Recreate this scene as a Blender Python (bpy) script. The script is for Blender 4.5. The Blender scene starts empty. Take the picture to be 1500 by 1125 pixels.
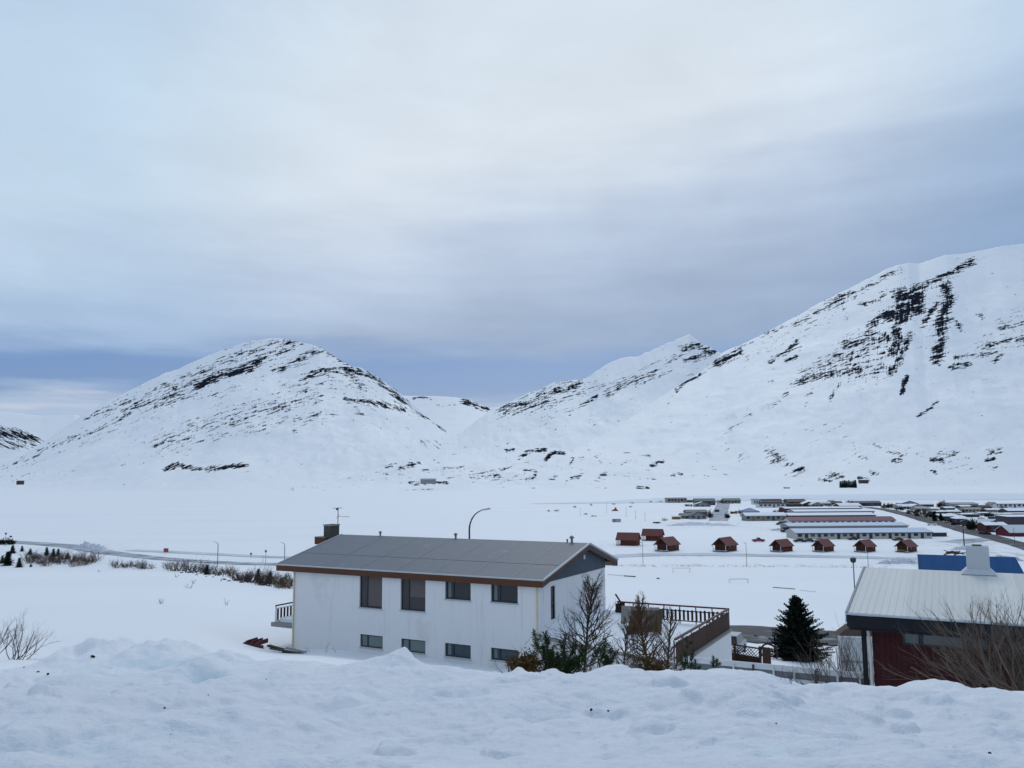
import bpy, math, random
import numpy as np
from mathutils import Matrix, Vector

# ------------------------------------------------------------------ camera
F = 1200.0                       # focal length in pixels of a 1500 px wide frame
PITCH, ROLL, EYE = 0.1134, -0.0071, 26.0
sc = bpy.context.scene
col = sc.collection
cp, sp_, cr, sr = math.cos(PITCH), math.sin(PITCH), math.cos(ROLL), math.sin(ROLL)
cam = bpy.data.cameras.new("camera")
cam.sensor_fit = 'HORIZONTAL'; cam.sensor_width = 36.0; cam.lens = 36.0 * F / 1500.0
cam.clip_start = 0.1; cam.clip_end = 60000
co = bpy.data.objects.new("camera", cam); col.objects.link(co)
R_ = Vector((1, 0, 0)); U_ = Vector((0, -sp_, cp)); B_ = Vector((0, -cp, -sp_))
Rr = R_ * cr + U_ * sr; Ur = -R_ * sr + U_ * cr
M4 = Matrix(((Rr.x, Ur.x, B_.x, 0), (Rr.y, Ur.y, B_.y, 0), (Rr.z, Ur.z, B_.z, EYE), (0, 0, 0, 1)))
co.matrix_world = M4
sc.camera = co

def rayz(px, py):
    """direction of a photo pixel scaled to forward distance 1: (x, z)"""
    a = np.asarray(px, float) - 750; b = np.asarray(py, float) - 562.5
    a2 = a * cr + b * sr; b2 = -a * sr + b * cr
    dx = a2 / F; dy = -b2 / F
    yy = cp - dy * sp_
    return dx / yy, (sp_ + dy * cp) / yy

def at(px, py, Y):
    x, z = rayz(px, py)
    return (float(x) * Y, Y, EYE + float(z) * Y)

def plain(px, py, z0=0.0):
    x, z = rayz(px, py)
    Y = (z0 - EYE) / float(z)
    return (float(x) * Y, Y, z0)

# ------------------------------------------------------------------ light
sc.view_settings.view_transform = 'Standard'; sc.view_settings.look = 'None'
sc.view_settings.exposure = 0.075; sc.view_settings.gamma = 1.0
sc.view_settings.use_curve_mapping = False
try:
    sc.cycles.use_denoising = True
    sc.cycles.denoiser = 'OPENIMAGEDENOISE'
    sc.cycles.max_bounces = 8; sc.cycles.diffuse_bounces = 4
    sc.cycles.use_adaptive_sampling = True; sc.cycles.adaptive_threshold = 0.015
except Exception:
    pass
SUN_EL, SUN_AZ = math.radians(42), math.radians(8)
ZEN1, ZEN2 = (.575, .65, .775), (.42, .495, .615)
GLOW_AZ, GLOW_EL = math.radians(4), math.radians(19)
w = bpy.data.worlds.new("World"); sc.world = w; w.use_nodes = True

class NT:
    def __init__(s, tree):
        s.t = tree; s.n = tree.nodes; s.l = tree.links
    def node(s, typ, **kw):
        n = s.n.new(typ)
        for k, v in kw.items():
            if k.startswith('i_'):
                key = k[2:]
                key = int(key) if key.isdigit() else key.replace('_', ' ')
                s.put(n.inputs[key], v)
            else:
                setattr(n, k, v)
        return n
    def put(s, sock, v):
        if hasattr(v, 'is_output') or isinstance(v, bpy.types.NodeSocket):
            s.l.new(v, sock)
        else:
            sock.default_value = v
    def math(s, op, a, b=0.0, c=None, clamp=False):
        n = s.n.new('ShaderNodeMath'); n.operation = op; n.use_clamp = clamp
        s.put(n.inputs[0], a); s.put(n.inputs[1], b)
        if c is not None: s.put(n.inputs[2], c)
        return n.outputs[0]
    def mix(s, f, a, b, blend='MIX'):
        n = s.n.new('ShaderNodeMix'); n.data_type = 'RGBA'; n.blend_type = blend
        s.put(n.inputs[0], f); s.put(n.inputs[6], a); s.put(n.inputs[7], b)
        return n.outputs[2]
    def ramp(s, f, stops, interp='LINEAR'):
        n = s.n.new('ShaderNodeValToRGB'); cr_ = n.color_ramp; cr_.interpolation = interp
        while len(cr_.elements) < len(stops): cr_.elements.new(0.5)
        for e, (p, c) in zip(cr_.elements, stops):
            e.position = p; e.color = (c, c, c, 1) if not hasattr(c, '__len__') else tuple(c) + (1,) * (4 - len(c))
        s.put(n.inputs[0], f)
        return n.outputs[0]
    def smooth(s, v, lo, hi):
        n = s.n.new('ShaderNodeMapRange'); n.interpolation_type = 'SMOOTHSTEP'
        s.put(n.inputs[0], v); s.put(n.inputs[1], lo); s.put(n.inputs[2], hi); n.inputs[3].default_value = 0; n.inputs[4].default_value = 1
        return n.outputs[0]
    def noise(s, vec, scale, detail=4, rough=0.55, dim='3D', dist=0.0):
        n = s.n.new('ShaderNodeTexNoise'); n.noise_dimensions = dim
        if vec is not None: s.l.new(vec, n.inputs['Vector'])
        n.inputs['Scale'].default_value = scale; n.inputs['Detail'].default_value = detail
        n.inputs['Roughness'].default_value = rough; n.inputs['Distortion'].default_value = dist
        return n.outputs[0]
    def combine(s, x, y, z=0.0):
        n = s.n.new('ShaderNodeCombineXYZ')
        s.put(n.inputs[0], x); s.put(n.inputs[1], y); s.put(n.inputs[2], z)
        return n.outputs[0]

def build_sky():
    w.node_tree.nodes.clear()
    t = NT(w.node_tree)
    tc = t.node('ShaderNodeTexCoord')
    sep = t.node('ShaderNodeSeparateXYZ'); t.l.new(tc.outputs['Generated'], sep.inputs[0])
    x, y, z = sep.outputs
    sky = t.node('ShaderNodeTexSky'); sky.sky_type = 'NISHITA'; sky.sun_disc = False
    sky.sun_elevation = SUN_EL; sky.sun_rotation = SUN_AZ
    zz = t.math('MAXIMUM', z, 0.0)
    den = t.math('ADD', zz, 0.22)
    q = t.combine(t.math('DIVIDE', x, den), t.math('DIVIDE', y, den))
    n1 = t.noise(q, 0.9, 6, 0.5, dist=0.4)
    n2 = t.noise(q, 2.6, 7, 0.6, dist=0.6)
    streak = t.noise(t.combine(t.math('MULTIPLY', x, 2.2), t.math('MULTIPLY', y, 2.2), t.math('MULTIPLY', z, 16.0)), 1.6, 6, 0.55)
    # elevation disturbed by the cloud forms
    e = t.math('ADD', zz, t.math('MULTIPLY', t.math('SUBTRACT', n1, 0.5), 0.09))
    e = t.math('ADD', e, t.math('MULTIPLY', t.math('SUBTRACT', streak, 0.5), 0.10))
    e = t.math('SUBTRACT', e, t.math('MULTIPLY', t.math('POWER', t.math('MAXIMUM', x, 0.0), 1.3), 0.175))
    e = t.math('ADD', e, t.math('MULTIPLY', t.math('MINIMUM', t.math('MAXIMUM', t.math('MULTIPLY', x, -1.0), 0.0), 0.6), 0.26))
    deck = t.ramp(e, [(0.0, (.36, .45, .62)), (0.10, (.30, .42, .62)), (0.145, (.325, .42, .585)), (0.20, (.37, .46, .615)), (0.245, (.43, .525, .68)),
                      (0.30, (.505, .595, .735)), (0.345, (.595, .675, .78)), (0.40, (.655, .73, .81)), (0.52, (.64, .725, .81)), (0.68, ZEN1), (1.0, ZEN2)], 'LINEAR')
    # brighter where the sun stands behind the cloud
    dp = t.node('ShaderNodeVectorMath', operation='DOT_PRODUCT'); t.l.new(tc.outputs['Generated'], dp.inputs[0])
    dp.inputs[1].default_value = (math.sin(GLOW_AZ) * math.cos(GLOW_EL), math.cos(GLOW_AZ) * math.cos(GLOW_EL), math.sin(GLOW_EL))
    glow = t.smooth(dp.outputs['Value'], .86, .985)
    deck = t.mix(1.0, deck, t.mix(glow, (.78, .88, .965, 1), (1.0, 1.0, 1.0, 1)), 'MULTIPLY')
    tex = t.math('ADD', 0.82, t.math('MULTIPLY', n2, 0.24))
    tex = t.math('ADD', tex, t.math('MULTIPLY', streak, 0.12))
    deck = t.mix(1.0, deck, t.combine(tex, tex, tex), 'MULTIPLY')
    # gap of clear air low over the valley: the physical sky shows through, greyed by thin cloud
    lo = t.math('ADD', zz, t.math('MULTIPLY', t.math('SUBTRACT', streak, 0.5), 0.075))
    lo = t.math('ADD', lo, t.math('MULTIPLY', t.math('SUBTRACT', n1, 0.5), 0.02))
    gap = t.math('MULTIPLY', t.smooth(lo, 0.088, 0.108), t.math('SUBTRACT', 1.0, t.smooth(lo, 0.130, 0.166)))
    gap = t.math('MULTIPLY', gap, t.smooth(t.noise(tc.outputs['Generated'], 2.3, 3, 0.5), 0.16, 0.42))
    wisp = t.smooth(t.noise(t.combine(t.math('MULTIPLY', x, 3.0), t.math('MULTIPLY', y, 3.0), t.math('MULTIPLY', z, 40.0)), 2.0, 5, .55), .42, .62)
    low = t.mix(wisp, (.40, .50, .67, 1), (.54, .60, .70, 1))
    body = t.mix(t.smooth(lo, 0.080, 0.115), low, deck)
    clear = t.mix(0.80, t.mix(1.0, sky.outputs[0], (.12, .12, .12, 1), 'MULTIPLY'), (.065, .175, .44, 1))
    colr = t.mix(t.math('MULTIPLY', gap, 1.0), body, clear)
    colr = t.mix(1.0, colr, (10, 10, 10, 1), 'MULTIPLY')
    bg = t.node('ShaderNodeBackground'); t.l.new(colr, bg.inputs[0]); bg.inputs[1].default_value = 0.1
    out = t.node('ShaderNodeOutputWorld'); t.l.new(bg.outputs[0], out.inputs[0])
build_sky()

sl = bpy.data.lights.new("sun", 'SUN'); sl.energy = 0.75; sl.angle = math.radians(24); sl.color = (1.0, 0.95, 0.88)
so = bpy.data.objects.new("sun", sl); col.objects.link(so)
sd = Vector((math.sin(SUN_AZ) * math.cos(SUN_EL), math.cos(SUN_AZ) * math.cos(SUN_EL), math.sin(SUN_EL)))
so.rotation_euler = sd.to_track_quat('Z', 'Y').to_euler(); so.location = (0, 0, 200)

# ------------------------------------------------------------------ helpers
rng0 = np.random.RandomState(7)
_tab = rng0.rand(512, 512)
def vnoise(x, y):
    x = np.asarray(x, float); y = np.asarray(y, float)
    xi = np.floor(x).astype(int); yi = np.floor(y).astype(int)
    fx = x - xi; fy = y - yi
    fx = fx * fx * fx * (fx * (fx * 6 - 15) + 10); fy = fy * fy * fy * (fy * (fy * 6 - 15) + 10)
    g = lambda i, j: _tab[i % 512, j % 512]
    a = g(xi, yi); b = g(xi + 1, yi); c = g(xi, yi + 1); d = g(xi + 1, yi + 1)
    return (a + (b - a) * fx) * (1 - fy) + (c + (d - c) * fx) * fy
def fbm(x, y, o=4, g=0.5):
    s = 0; a = 1; tot = 0; ca, sa = 0.8, 0.6
    for k in range(o):
        s = s + a * (vnoise(x + 17.3 * k, y + 9.1 * k) - 0.5); tot += a; a *= g
        x, y = (x * ca - y * sa) * 2.03, (x * sa + y * ca) * 2.03
    return s / tot * 2
def billow(x, y, o=3):
    s = 0; a = 1; tot = 0
    for k in range(o):
        s = s + a * np.abs(2 * vnoise(x + 31.7 * k, y + 5.3 * k) - 1); tot += a; a *= 0.5
        x, y = (x * .8 - y * .6) * 2.1, (x * .6 + y * .8) * 2.1
    return s / tot

MATS = {}
def mat(name, c, rough=0.7, var=0.12, scale=6.0, bump=0.0, spec=0.3, metal=0.0, stripe=None, dirt=None, drip=None):
    if name in MATS: return MATS[name]
    m = bpy.data.materials.new(name); m.use_nodes = True
    m.node_tree.nodes.clear(); t = NT(m.node_tree)
    tc = t.node('ShaderNodeTexCoord'); v = tc.outputs['Object']
    n = t.noise(v, scale, 5, 0.6)
    big = t.noise(v, scale * 0.13, 3, 0.5)
    k = t.math('ADD', 1 - var, t.math('MULTIPLY', t.math('ADD', n, t.math('MULTIPLY', big, 1.0)), var))
    base = t.mix(1.0, (c[0], c[1], c[2], 1), t.combine(k, k, k), 'MULTIPLY')
    if dirt:
        dm = t.smooth(t.noise(v, dirt[2], 6, 0.65), 0.56, 0.72)
        base = t.mix(t.math('MULTIPLY', dm, dirt[1]), base, tuple(dirt[0]) + (1,))
    if drip:
        mp = t.node('ShaderNodeMapping'); t.l.new(v, mp.inputs[0]); mp.inputs['Scale'].default_value = (2.6, 2.6, .16)
        dr = t.smooth(t.noise(mp.outputs[0], 1.0, 6, .7), .52, .78)
        base = t.mix(t.math('MULTIPLY', dr, drip), base, (c[0] * .62, c[1] * .62, c[2] * .60, 1))
    h = n
    if stripe:                       # boards or ribs: (axis, spacing, groove width 0..1, darkness)
        ax, spc, gw, dk = stripe
        sep = t.node('ShaderNodeSeparateXYZ'); t.l.new(v, sep.inputs[0])
        fr = t.math('FRACT', t.math('DIVIDE', sep.outputs[ax], spc))
        g = t.math('LESS_THAN', fr, gw)
        per = t.noise(t.combine(t.math('FLOOR', t.math('DIVIDE', sep.outputs[ax], spc)), 0.5, 0.5), 3.7, 0)
        pk = t.math('ADD', 0.85, t.math('MULTIPLY', per, 0.3))
        base = t.mix(1.0, base, t.combine(pk, pk, pk), 'MULTIPLY')
        base = t.mix(t.math('MULTIPLY', g, dk), base, (c[0] * .25, c[1] * .25, c[2] * .25, 1))
        h = t.math('SUBTRACT', n, t.math('MULTIPLY', g, 2.0))
    b = t.node('ShaderNodeBsdfPrincipled')
    t.l.new(base, b.inputs['Base Color']); b.inputs['Roughness'].default_value = rough
    b.inputs['Specular IOR Level'].default_value = spec; b.inputs['Metallic'].default_value = metal
    if bump > 0:
        bp = t.node('ShaderNodeBump'); bp.inputs['Strength'].default_value = bump; bp.inputs['Distance'].default_value = 0.02
        t.l.new(h, bp.inputs['Height']); t.l.new(bp.outputs[0], b.inputs['Normal'])
    o = t.node('ShaderNodeOutputMaterial'); t.l.new(b.outputs[0], o.inputs[0])
    MATS[name] = m
    return m

def tag(o, label=None, cat=None, group=None, kind=None):
    if label: o['label'] = label
    if cat: o['category'] = cat
    if group: o['group'] = group
    if kind: o['kind'] = kind
    return o
def thing(name, loc, rz=0.0, label=None, cat=None, group=None):
    o = bpy.data.objects.new(name, None); col.objects.link(o)
    o.location = loc; o.rotation_euler = (0, 0, rz); o.empty_display_size = 0.2
    return tag(o, label, cat, group)

class MB:
    def __init__(s): s.v = []; s.f = []
    def add(s, vs, fs):
        b = len(s.v); s.v.extend([tuple(p) for p in vs]); s.f.extend([tuple(i + b for i in f) for f in fs]); return s
    def box(s, x0, x1, y0, y1, z0, z1):
        return s.add([(x0, y0, z0), (x1, y0, z0), (x1, y1, z0), (x0, y1, z0), (x0, y0, z1), (x1, y0, z1), (x1, y1, z1), (x0, y1, z1)],
                     [(0, 3, 2, 1), (4, 5, 6, 7), (0, 1, 5, 4), (1, 2, 6, 5), (2, 3, 7, 6), (3, 0, 4, 7)])
    def bar(s, p, q, wd, h=None):
        """square bar between two points"""
        p = np.array(p, float); q = np.array(q, float); d = q - p; L = np.linalg.norm(d); d /= L
        up = np.array([0, 0, 1.0]) if abs(d[2]) < .95 else np.array([0, 1.0, 0])
        sx = np.cross(d, up); sx /= np.linalg.norm(sx); sy = np.cross(sx, d); h = h or wd
        c = [sx * wd / 2 * a + sy * h / 2 * b for a, b in ((-1, -1), (1, -1), (1, 1), (-1, 1))]
        return s.add([p + k for k in c] + [q + k for k in c], [(3, 2, 1, 0), (4, 5, 6, 7), (0, 1, 5, 4), (1, 2, 6, 5), (2, 3, 7, 6), (3, 0, 4, 7)])
    def extr(s, prof, a0, a1, axis='x'):
        """closed profile [(u,v)] extruded; axis x: profile is (y,z); axis y: profile is (x,z); axis z: (x,y)"""
        n = len(prof)
        def P(u, v, a): return (a, u, v) if axis == 'x' else ((u, a, v) if axis == 'y' else (u, v, a))
        vs = [P(u, v, a0) for u, v in prof] + [P(u, v, a1) for u, v in prof]
        fs = [tuple(range(n))[::-1], tuple(range(n, 2 * n))] + [(i, (i + 1) % n, n + (i + 1) % n, n + i) for i in range(n)]
        return s.add(vs, fs)
    def tube(s, pts, rad, sides=6, cap=True):
        pts = np.array(pts, float); n = len(pts)
        rad = np.broadcast_to(np.asarray(rad, float), (n,))
        tn = np.gradient(pts, axis=0); tn /= np.maximum(np.linalg.norm(tn, axis=1)[:, None], 1e-9)
        ref = np.array([0.31, 0.2, 0.93]); ref = ref if abs(tn[0] @ ref) < .95 else np.array([1.0, 0, 0])
        b = len(s.v)
        an = np.arange(sides) * 2 * math.pi / sides
        for i in range(n):
            a = np.cross(tn[i], ref); a /= max(np.linalg.norm(a), 1e-9); c = np.cross(tn[i], a)
            for k in an:
                s.v.append(tuple(pts[i] + rad[i] * (a * math.cos(k) + c * math.sin(k))))
        for i in range(n - 1):
            for k in range(sides):
                k2 = (k + 1) % sides
                s.f.append((b + i * sides + k, b + i * sides + k2, b + (i + 1) * sides + k2, b + (i + 1) * sides + k))
        if cap:
            s.f.append(tuple(b + k for k in range(sides))[::-1]); s.f.append(tuple(b + (n - 1) * sides + k for k in range(sides)))
        return s
    def build(s, name, m, parent=None, loc=None, smooth=False, fix=True):
        me = bpy.data.meshes.new(name)
        me.from_pydata([tuple(map(float, p)) for p in s.v], [], s.f); me.update()
        if fix and len(s.f) < 4000:
            import bmesh
            bm = bmesh.new(); bm.from_mesh(me); bmesh.ops.recalc_face_normals(bm, faces=bm.faces); bm.to_mesh(me); bm.free()
        o = bpy.data.objects.new(name, me); col.objects.link(o)
        if m: me.materials.append(m)
        if smooth:
            me.polygons.foreach_set('use_smooth', [True] * len(me.polygons))
        if parent: o.parent = parent
        if loc is not None: o.location = loc
        return o

def grid_mesh(name, X, Y, Z, m, attrs=None, uv=None, wrap=False):
    nr, nc = X.shape
    me = bpy.data.meshes.new(name)
    me.vertices.add(nr * nc)
    me.vertices.foreach_set('co', np.stack([X, Y, Z], -1).reshape(-1).astype(np.float32))
    idx = np.arange(nr * nc).reshape(nr, nc)
    if wrap:
        nx = np.roll(idx, -1, axis=1); q = np.stack([idx[:-1], nx[:-1], nx[1:], idx[1:]], -1).reshape(-1, 4)
    else:
        q = np.stack([idx[:-1, :-1], idx[:-1, 1:], idx[1:, 1:], idx[1:, :-1]], -1).reshape(-1, 4)
    nf = len(q)
    me.loops.add(nf * 4); me.loops.foreach_set('vertex_index', q.reshape(-1).astype(np.int32))
    me.polygons.add(nf); me.polygons.foreach_set('loop_start', np.arange(0, nf * 4, 4, dtype=np.int32))
    me.polygons.foreach_set('use_smooth', np.ones(nf, dtype=bool))
    me.update(calc_edges=True)
    for k, v in (attrs or {}).items():
        a = me.attributes.new(k, 'FLOAT', 'POINT'); a.data.foreach_set('value', v.reshape(-1).astype(np.float32))
    if uv is not None:
        a = me.attributes.new('strata', 'FLOAT_VECTOR', 'POINT')
        vv = np.stack([uv[0], uv[1], np.zeros_like(uv[0])], -1).reshape(-1).astype(np.float32)
        a.data.foreach_set('vector', vv)
    me.materials.append(m)
    o = bpy.data.objects.new(name, me); col.objects.link(o)
    return o

# ------------------------------------------------------------------ terrain
# control profiles of the hillside: pixel column -> [(forward distance, photo row)], continued on the flat valley floor z = 0
COLS = {
 -250: [(1.2, 1420), (3.2, 1125), (6, 1035), (10, 985), (16, 972), (28, 966), (60, 902), (95, 870), (160, 845), (240, 829)],
 60:  [(1.2, 1420), (3.2, 1120), (6, 1035), (10, 985), (16, 972), (28, 966), (60, 902), (95, 870), (160, 845), (240, 829)],
 250: [(1.2, 1420), (3.2, 1115), (6, 1030), (9, 985), (13, 958), (20, 958), (30, 950), (60, 905), (95, 870), (160, 843), (240, 829)],
 430: [(1.2, 1420), (3.2, 1115), (6, 1035), (9, 985), (13, 968), (20, 966), (32, 962), (54, 951), (66, 915), (85, 892), (125, 862), (180, 838), (240, 829)],
 600: [(1.2, 1420), (3.2, 1115), (6, 1030), (9, 979), (11, 983), (15, 990), (28, 983), (50, 963), (62, 915), (130, 899), (240, 829)],
 760: [(1.2, 1420), (3.2, 1115), (6, 1030), (9, 984), (11, 990), (15, 1016), (26, 1010), (46, 983), (62, 925), (85, 925), (140, 922), (240, 829)],
 920: [(1.2, 1420), (3.2, 1115), (6, 1030), (9, 985), (11, 992), (15, 1018), (26, 1016), (44, 990), (58, 940), (82, 932), (95, 915), (145, 914), (240, 829)],
 1060: [(1.2, 1420), (3.2, 1115), (6, 1030), (9, 986), (11, 988), (16, 1004), (26, 1020), (40, 1012), (52, 965), (82, 938), (95, 913), (145, 914), (240, 829)],
 1180: [(1.2, 1420), (3.2, 1115), (6, 1050), (9, 1014), (11, 1016), (16, 1036), (26, 1032), (43, 1000), (55, 972), (82, 940), (95, 917), (145, 914), (240, 829)],
 1340: [(1.2, 1420), (3.2, 1120), (6, 1050), (9, 1008), (11, 1012), (16, 1045), (24, 1056), (40, 1010), (55, 985), (82, 942), (95, 919), (145, 914), (240, 829)],
 1500: [(1.2, 1420), (3.2, 1125), (6, 1060), (9, 1022), (11, 1026), (16, 1050), (24, 1062), (40, 1010), (55, 990), (82, 945), (95, 921), (145, 914), (240, 829)],
 1760: [(1.2, 1420), (3.2, 1125), (6, 1060), (9, 1022), (11, 1026), (16, 1050), (24, 1062), (40, 1010), (55, 990), (82, 945), (95, 921), (145, 914), (240, 829)],
}
_LY = np.linspace(math.log(0.4), math.log(400), 420)
_cpx = np.array(sorted(COLS)); _prof = []
for c_ in _cpx:
    tb = COLS[c_]
    ly = [math.log(0.4)] + [math.log(a) for a, b in tb] + [math.log(280), math.log(400)]
    ez = [-1.75] + [float(rayz(c_, b)[1]) * a for a, b in tb]
    ez[1] = -1.6; ez = [max(v, -EYE) for v in ez]; ez[-1] = -EYE + 0.05; ez += [-EYE, -EYE]
    p_ = np.interp(_LY, ly, ez)
    ker = np.exp(-np.linspace(-2, 2, 13) ** 2); ker /= ker.sum()
    p2 = np.convolve(np.pad(p_, 6, mode='edge'), ker, mode='valid')
    _prof.append(p2)
_prof = np.array(_prof)
def base_e(x, y):
    th = np.arctan2(x, y); lim = 0.70
    tc_ = np.clip(th, -lim, lim)
    r = np.hypot(x, y)
    Y = np.maximum(r * np.cos(tc_), 0.41)
    px = np.clip(750 + F * np.tan(tc_), _cpx[0], _cpx[-1] - 1e-3)
    i = np.clip(np.searchsorted(_cpx, px, side='right') - 1, 0, len(_cpx) - 2)
    f = (px - _cpx[i]) / (_cpx[i + 1] - _cpx[i]); f = f * f * (3 - 2 * f)
    ly = (np.log(np.minimum(Y, 399)) - _LY[0]) / (_LY[1] - _LY[0])
    j = np.clip(np.floor(ly).astype(int), 0, len(_LY) - 2); g = ly - j
    a = _prof[i, j] * (1 - g) + _prof[i, j + 1] * g
    b = _prof[i + 1, j] * (1 - g) + _prof[i + 1, j + 1] * g
    return a * (1 - f) + b * f
def clods(x, y, cell, r0, r1, sd):
    """broken lumps of ploughed snow: domes on jittered cells, in patches"""
    cx = np.floor(x / cell).astype(int); cy = np.floor(y / cell).astype(int)
    out = np.zeros_like(x)
    for i in (-1, 0, 1):
        for j in (-1, 0, 1):
            a = cx + i; b = cy + j
            u = _tab[(a * 7 + sd) % 512, (b * 13 + sd * 5) % 512]; v = _tab[(a * 11 + sd * 3) % 512, (b * 5 + sd) % 512]; k = _tab[(a * 3 + sd * 7) % 512, (b * 17 + sd * 2) % 512]
            px = (a + u) * cell; py = (b + v) * cell
            patch = vnoise(px * .55 + sd, py * .55 + 30) + .35 * (vnoise(px * .16 + 60, py * .16 + sd) - .5)
            rad = (r0 + (r1 - r0) * k ** 2.6) * np.clip((patch - .44) * 4, 0, 1)
            ang = u * 6.28; dx = (x - px) * np.cos(ang) + (y - py) * np.sin(ang); dy = -(x - px) * np.sin(ang) + (y - py) * np.cos(ang)
            d = (np.abs(dx) ** 2.6 + np.abs(dy * 1.35) ** 2.6) ** (1 / 2.6)
            out = np.maximum(out, rad * np.sqrt(np.clip(1 - (d / np.maximum(rad, 1e-4)) ** 2, 0, 1)) * (.5 + .5 * v))
    return out
BUMPS = []     # x, y, height, sx, sy
def bump_at(px, Y, h, sx, sy): BUMPS.append((float(rayz(px, 980)[0]) * Y, Y, h, sx, sy))
bump_at(592, 9.6, .075, .15, .5); bump_at(575, 9.8, .04, .3, .5); bump_at(622, 9.5, .07, .35, .5); bump_at(560, 9.6, .06, .3, .5); bump_at(762, 9.3, .085, .10, .3); bump_at(808, 9.3, .09, .13, .3)
bump_at(790, 9.2, .03, .1, .3); bump_at(900, 9.5, .12, .28, .5); bump_at(955, 9.5, .03, .2, .4); bump_at(1055, 10.5, .03, .6, 1.0)
bump_at(1250, 9.4, .06, .25, .5); bump_at(1350, 9.4, .06, .3, .5); bump_at(1340, 9.2, .03, .1, .3); bump_at(1440, 9.3, .03, .2, .4)
bump_at(1013, 9.3, .05, .12, .3)
bump_at(118, 11.5, .25, .42, .6); bump_at(180, 12.2, .20, .55, .6); bump_at(240, 11.5, .26, .55, .7); bump_at(330, 11.0, .20, .4, .6)
bump_at(400, 10.5, .14, .35, .5); bump_at(290, 9.3, .12, .35, .4); bump_at(470, 10.5, .10, .3, .5); bump_at(205, 10.2, -.10, .25, .3)
bump_at(302, 8.9, -.16, .16, .22); bump_at(620, 6.3, -.16, .28, .30); bump_at(600, 5.7, .08, .3, .25); bump_at(150, 9.6, -.08, .35, .3)
bump_at(660, 7.3, .06, .4, .3); bump_at(890, 7.6, -.05, .3, .3); bump_at(1000, 6.0, .06, .5, .4)
bump_at(60, 4.2, -.08, .35, .3); bump_at(330, 4.6, .07, .4, .3); bump_at(480, 4.1, .05, .3, .25)
def G(x, y):
    x = np.asarray(x, float); y = np.asarray(y, float)
    r = np.hypot(x, y)
    e = base_e(x, y)
    near = np.exp(-(r / 13.0) ** 4)
    mid = np.clip(1 - (r - 14) / 120.0, 0, 1) * (1 - near)
    wx = x + .35 * fbm(x * .9 + 3, y * .9, 2); wy = y + .35 * fbm(x * .9, y * .9 + 40, 2)
    chunk = billow(wx * .62, wy * .62, 3) - .42
    clod = np.clip(billow(wx * 2.1 + 7, wy * 2.1, 2) - .30, 0, 1) * np.clip(fbm(x * .5 + 9, y * .5, 2) * 2 + .6, 0, 1)
    e = e + near * np.clip(r / 5, .25, 1) * (.25 * chunk + .08 * fbm(x * 1.7, y * 1.7, 4) + .09 * clod + .02 * fbm(x * 9, y * 9, 3))
    e = e + mid * (.20 * fbm(x * .08, y * .14, 3) + .03 * fbm(x * .5, y * .7, 3))
    far = np.clip((r - 100) / 150, 0, 1)
    e = e + far * .12 * fbm(x * .02, y * .035, 3)
    if r.min() < 14:
        e = e + near * np.clip(r / 6, .3, 1) * (clods(x + .16 * fbm(x * 3.3, y * 3.3, 3), y + .16 * fbm(x * 3.3 + 9, y * 3.3, 3), .42, .03, .17, 3) * .55 + clods(x + .06 * fbm(x * 8, y * 8, 2), y + .06 * fbm(x * 8 + 9, y * 8, 2), .16, .012, .07, 11) * .32)
    if r.min() < 16:
        lump = 1 + .55 * fbm(x * 3.1 + 5, y * 3.1, 3)
        for bx, by, h, sx, sy in BUMPS:
            e = e + h * np.exp(-((x - bx) / sx) ** 2 - ((y - by) / sy) ** 2) * lump
    return EYE + e
def gz(x, y): return float(G(np.array([x]), np.array([y]))[0])
def ground_at(px, Y):
    x = float(rayz(px, 760)[0]) * Y
    return (x, Y, gz(x, Y))

def ice_mask(x, y):
    px = 750 + F * x / np.maximum(y, .3)
    m = np.zeros_like(x)
    for cx, Yd, a, sx, sy in ((215, 10.6, .75, .8, .35), (302, 8.9, 1.0, .22, .25), (270, 9.6, .55, .7, .6), (335, 10.3, .5, .6, .4), (150, 9.8, .6, .6, .3),
                              (620, 6.2, .85, .3, .3), (590, 6.6, .6, .3, .3), (870, 7.9, .5, .4, .3), (60, 3.9, .6, .5, .3), (180, 4.0, .5, .5, .3),
                              (1390, 7.0, .3, .3, .2), (1330, 4.2, .3, .4, .2), (905, 6.3, .35, .25, .25), (1120, 4.0, .35, .4, .3)):
        bx = float(rayz(cx, 1000)[0]) * Yd
        m = np.maximum(m, a * np.exp(-((x - bx) / sx) ** 2 - ((y - Yd) / sy) ** 2))
    return m

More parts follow.
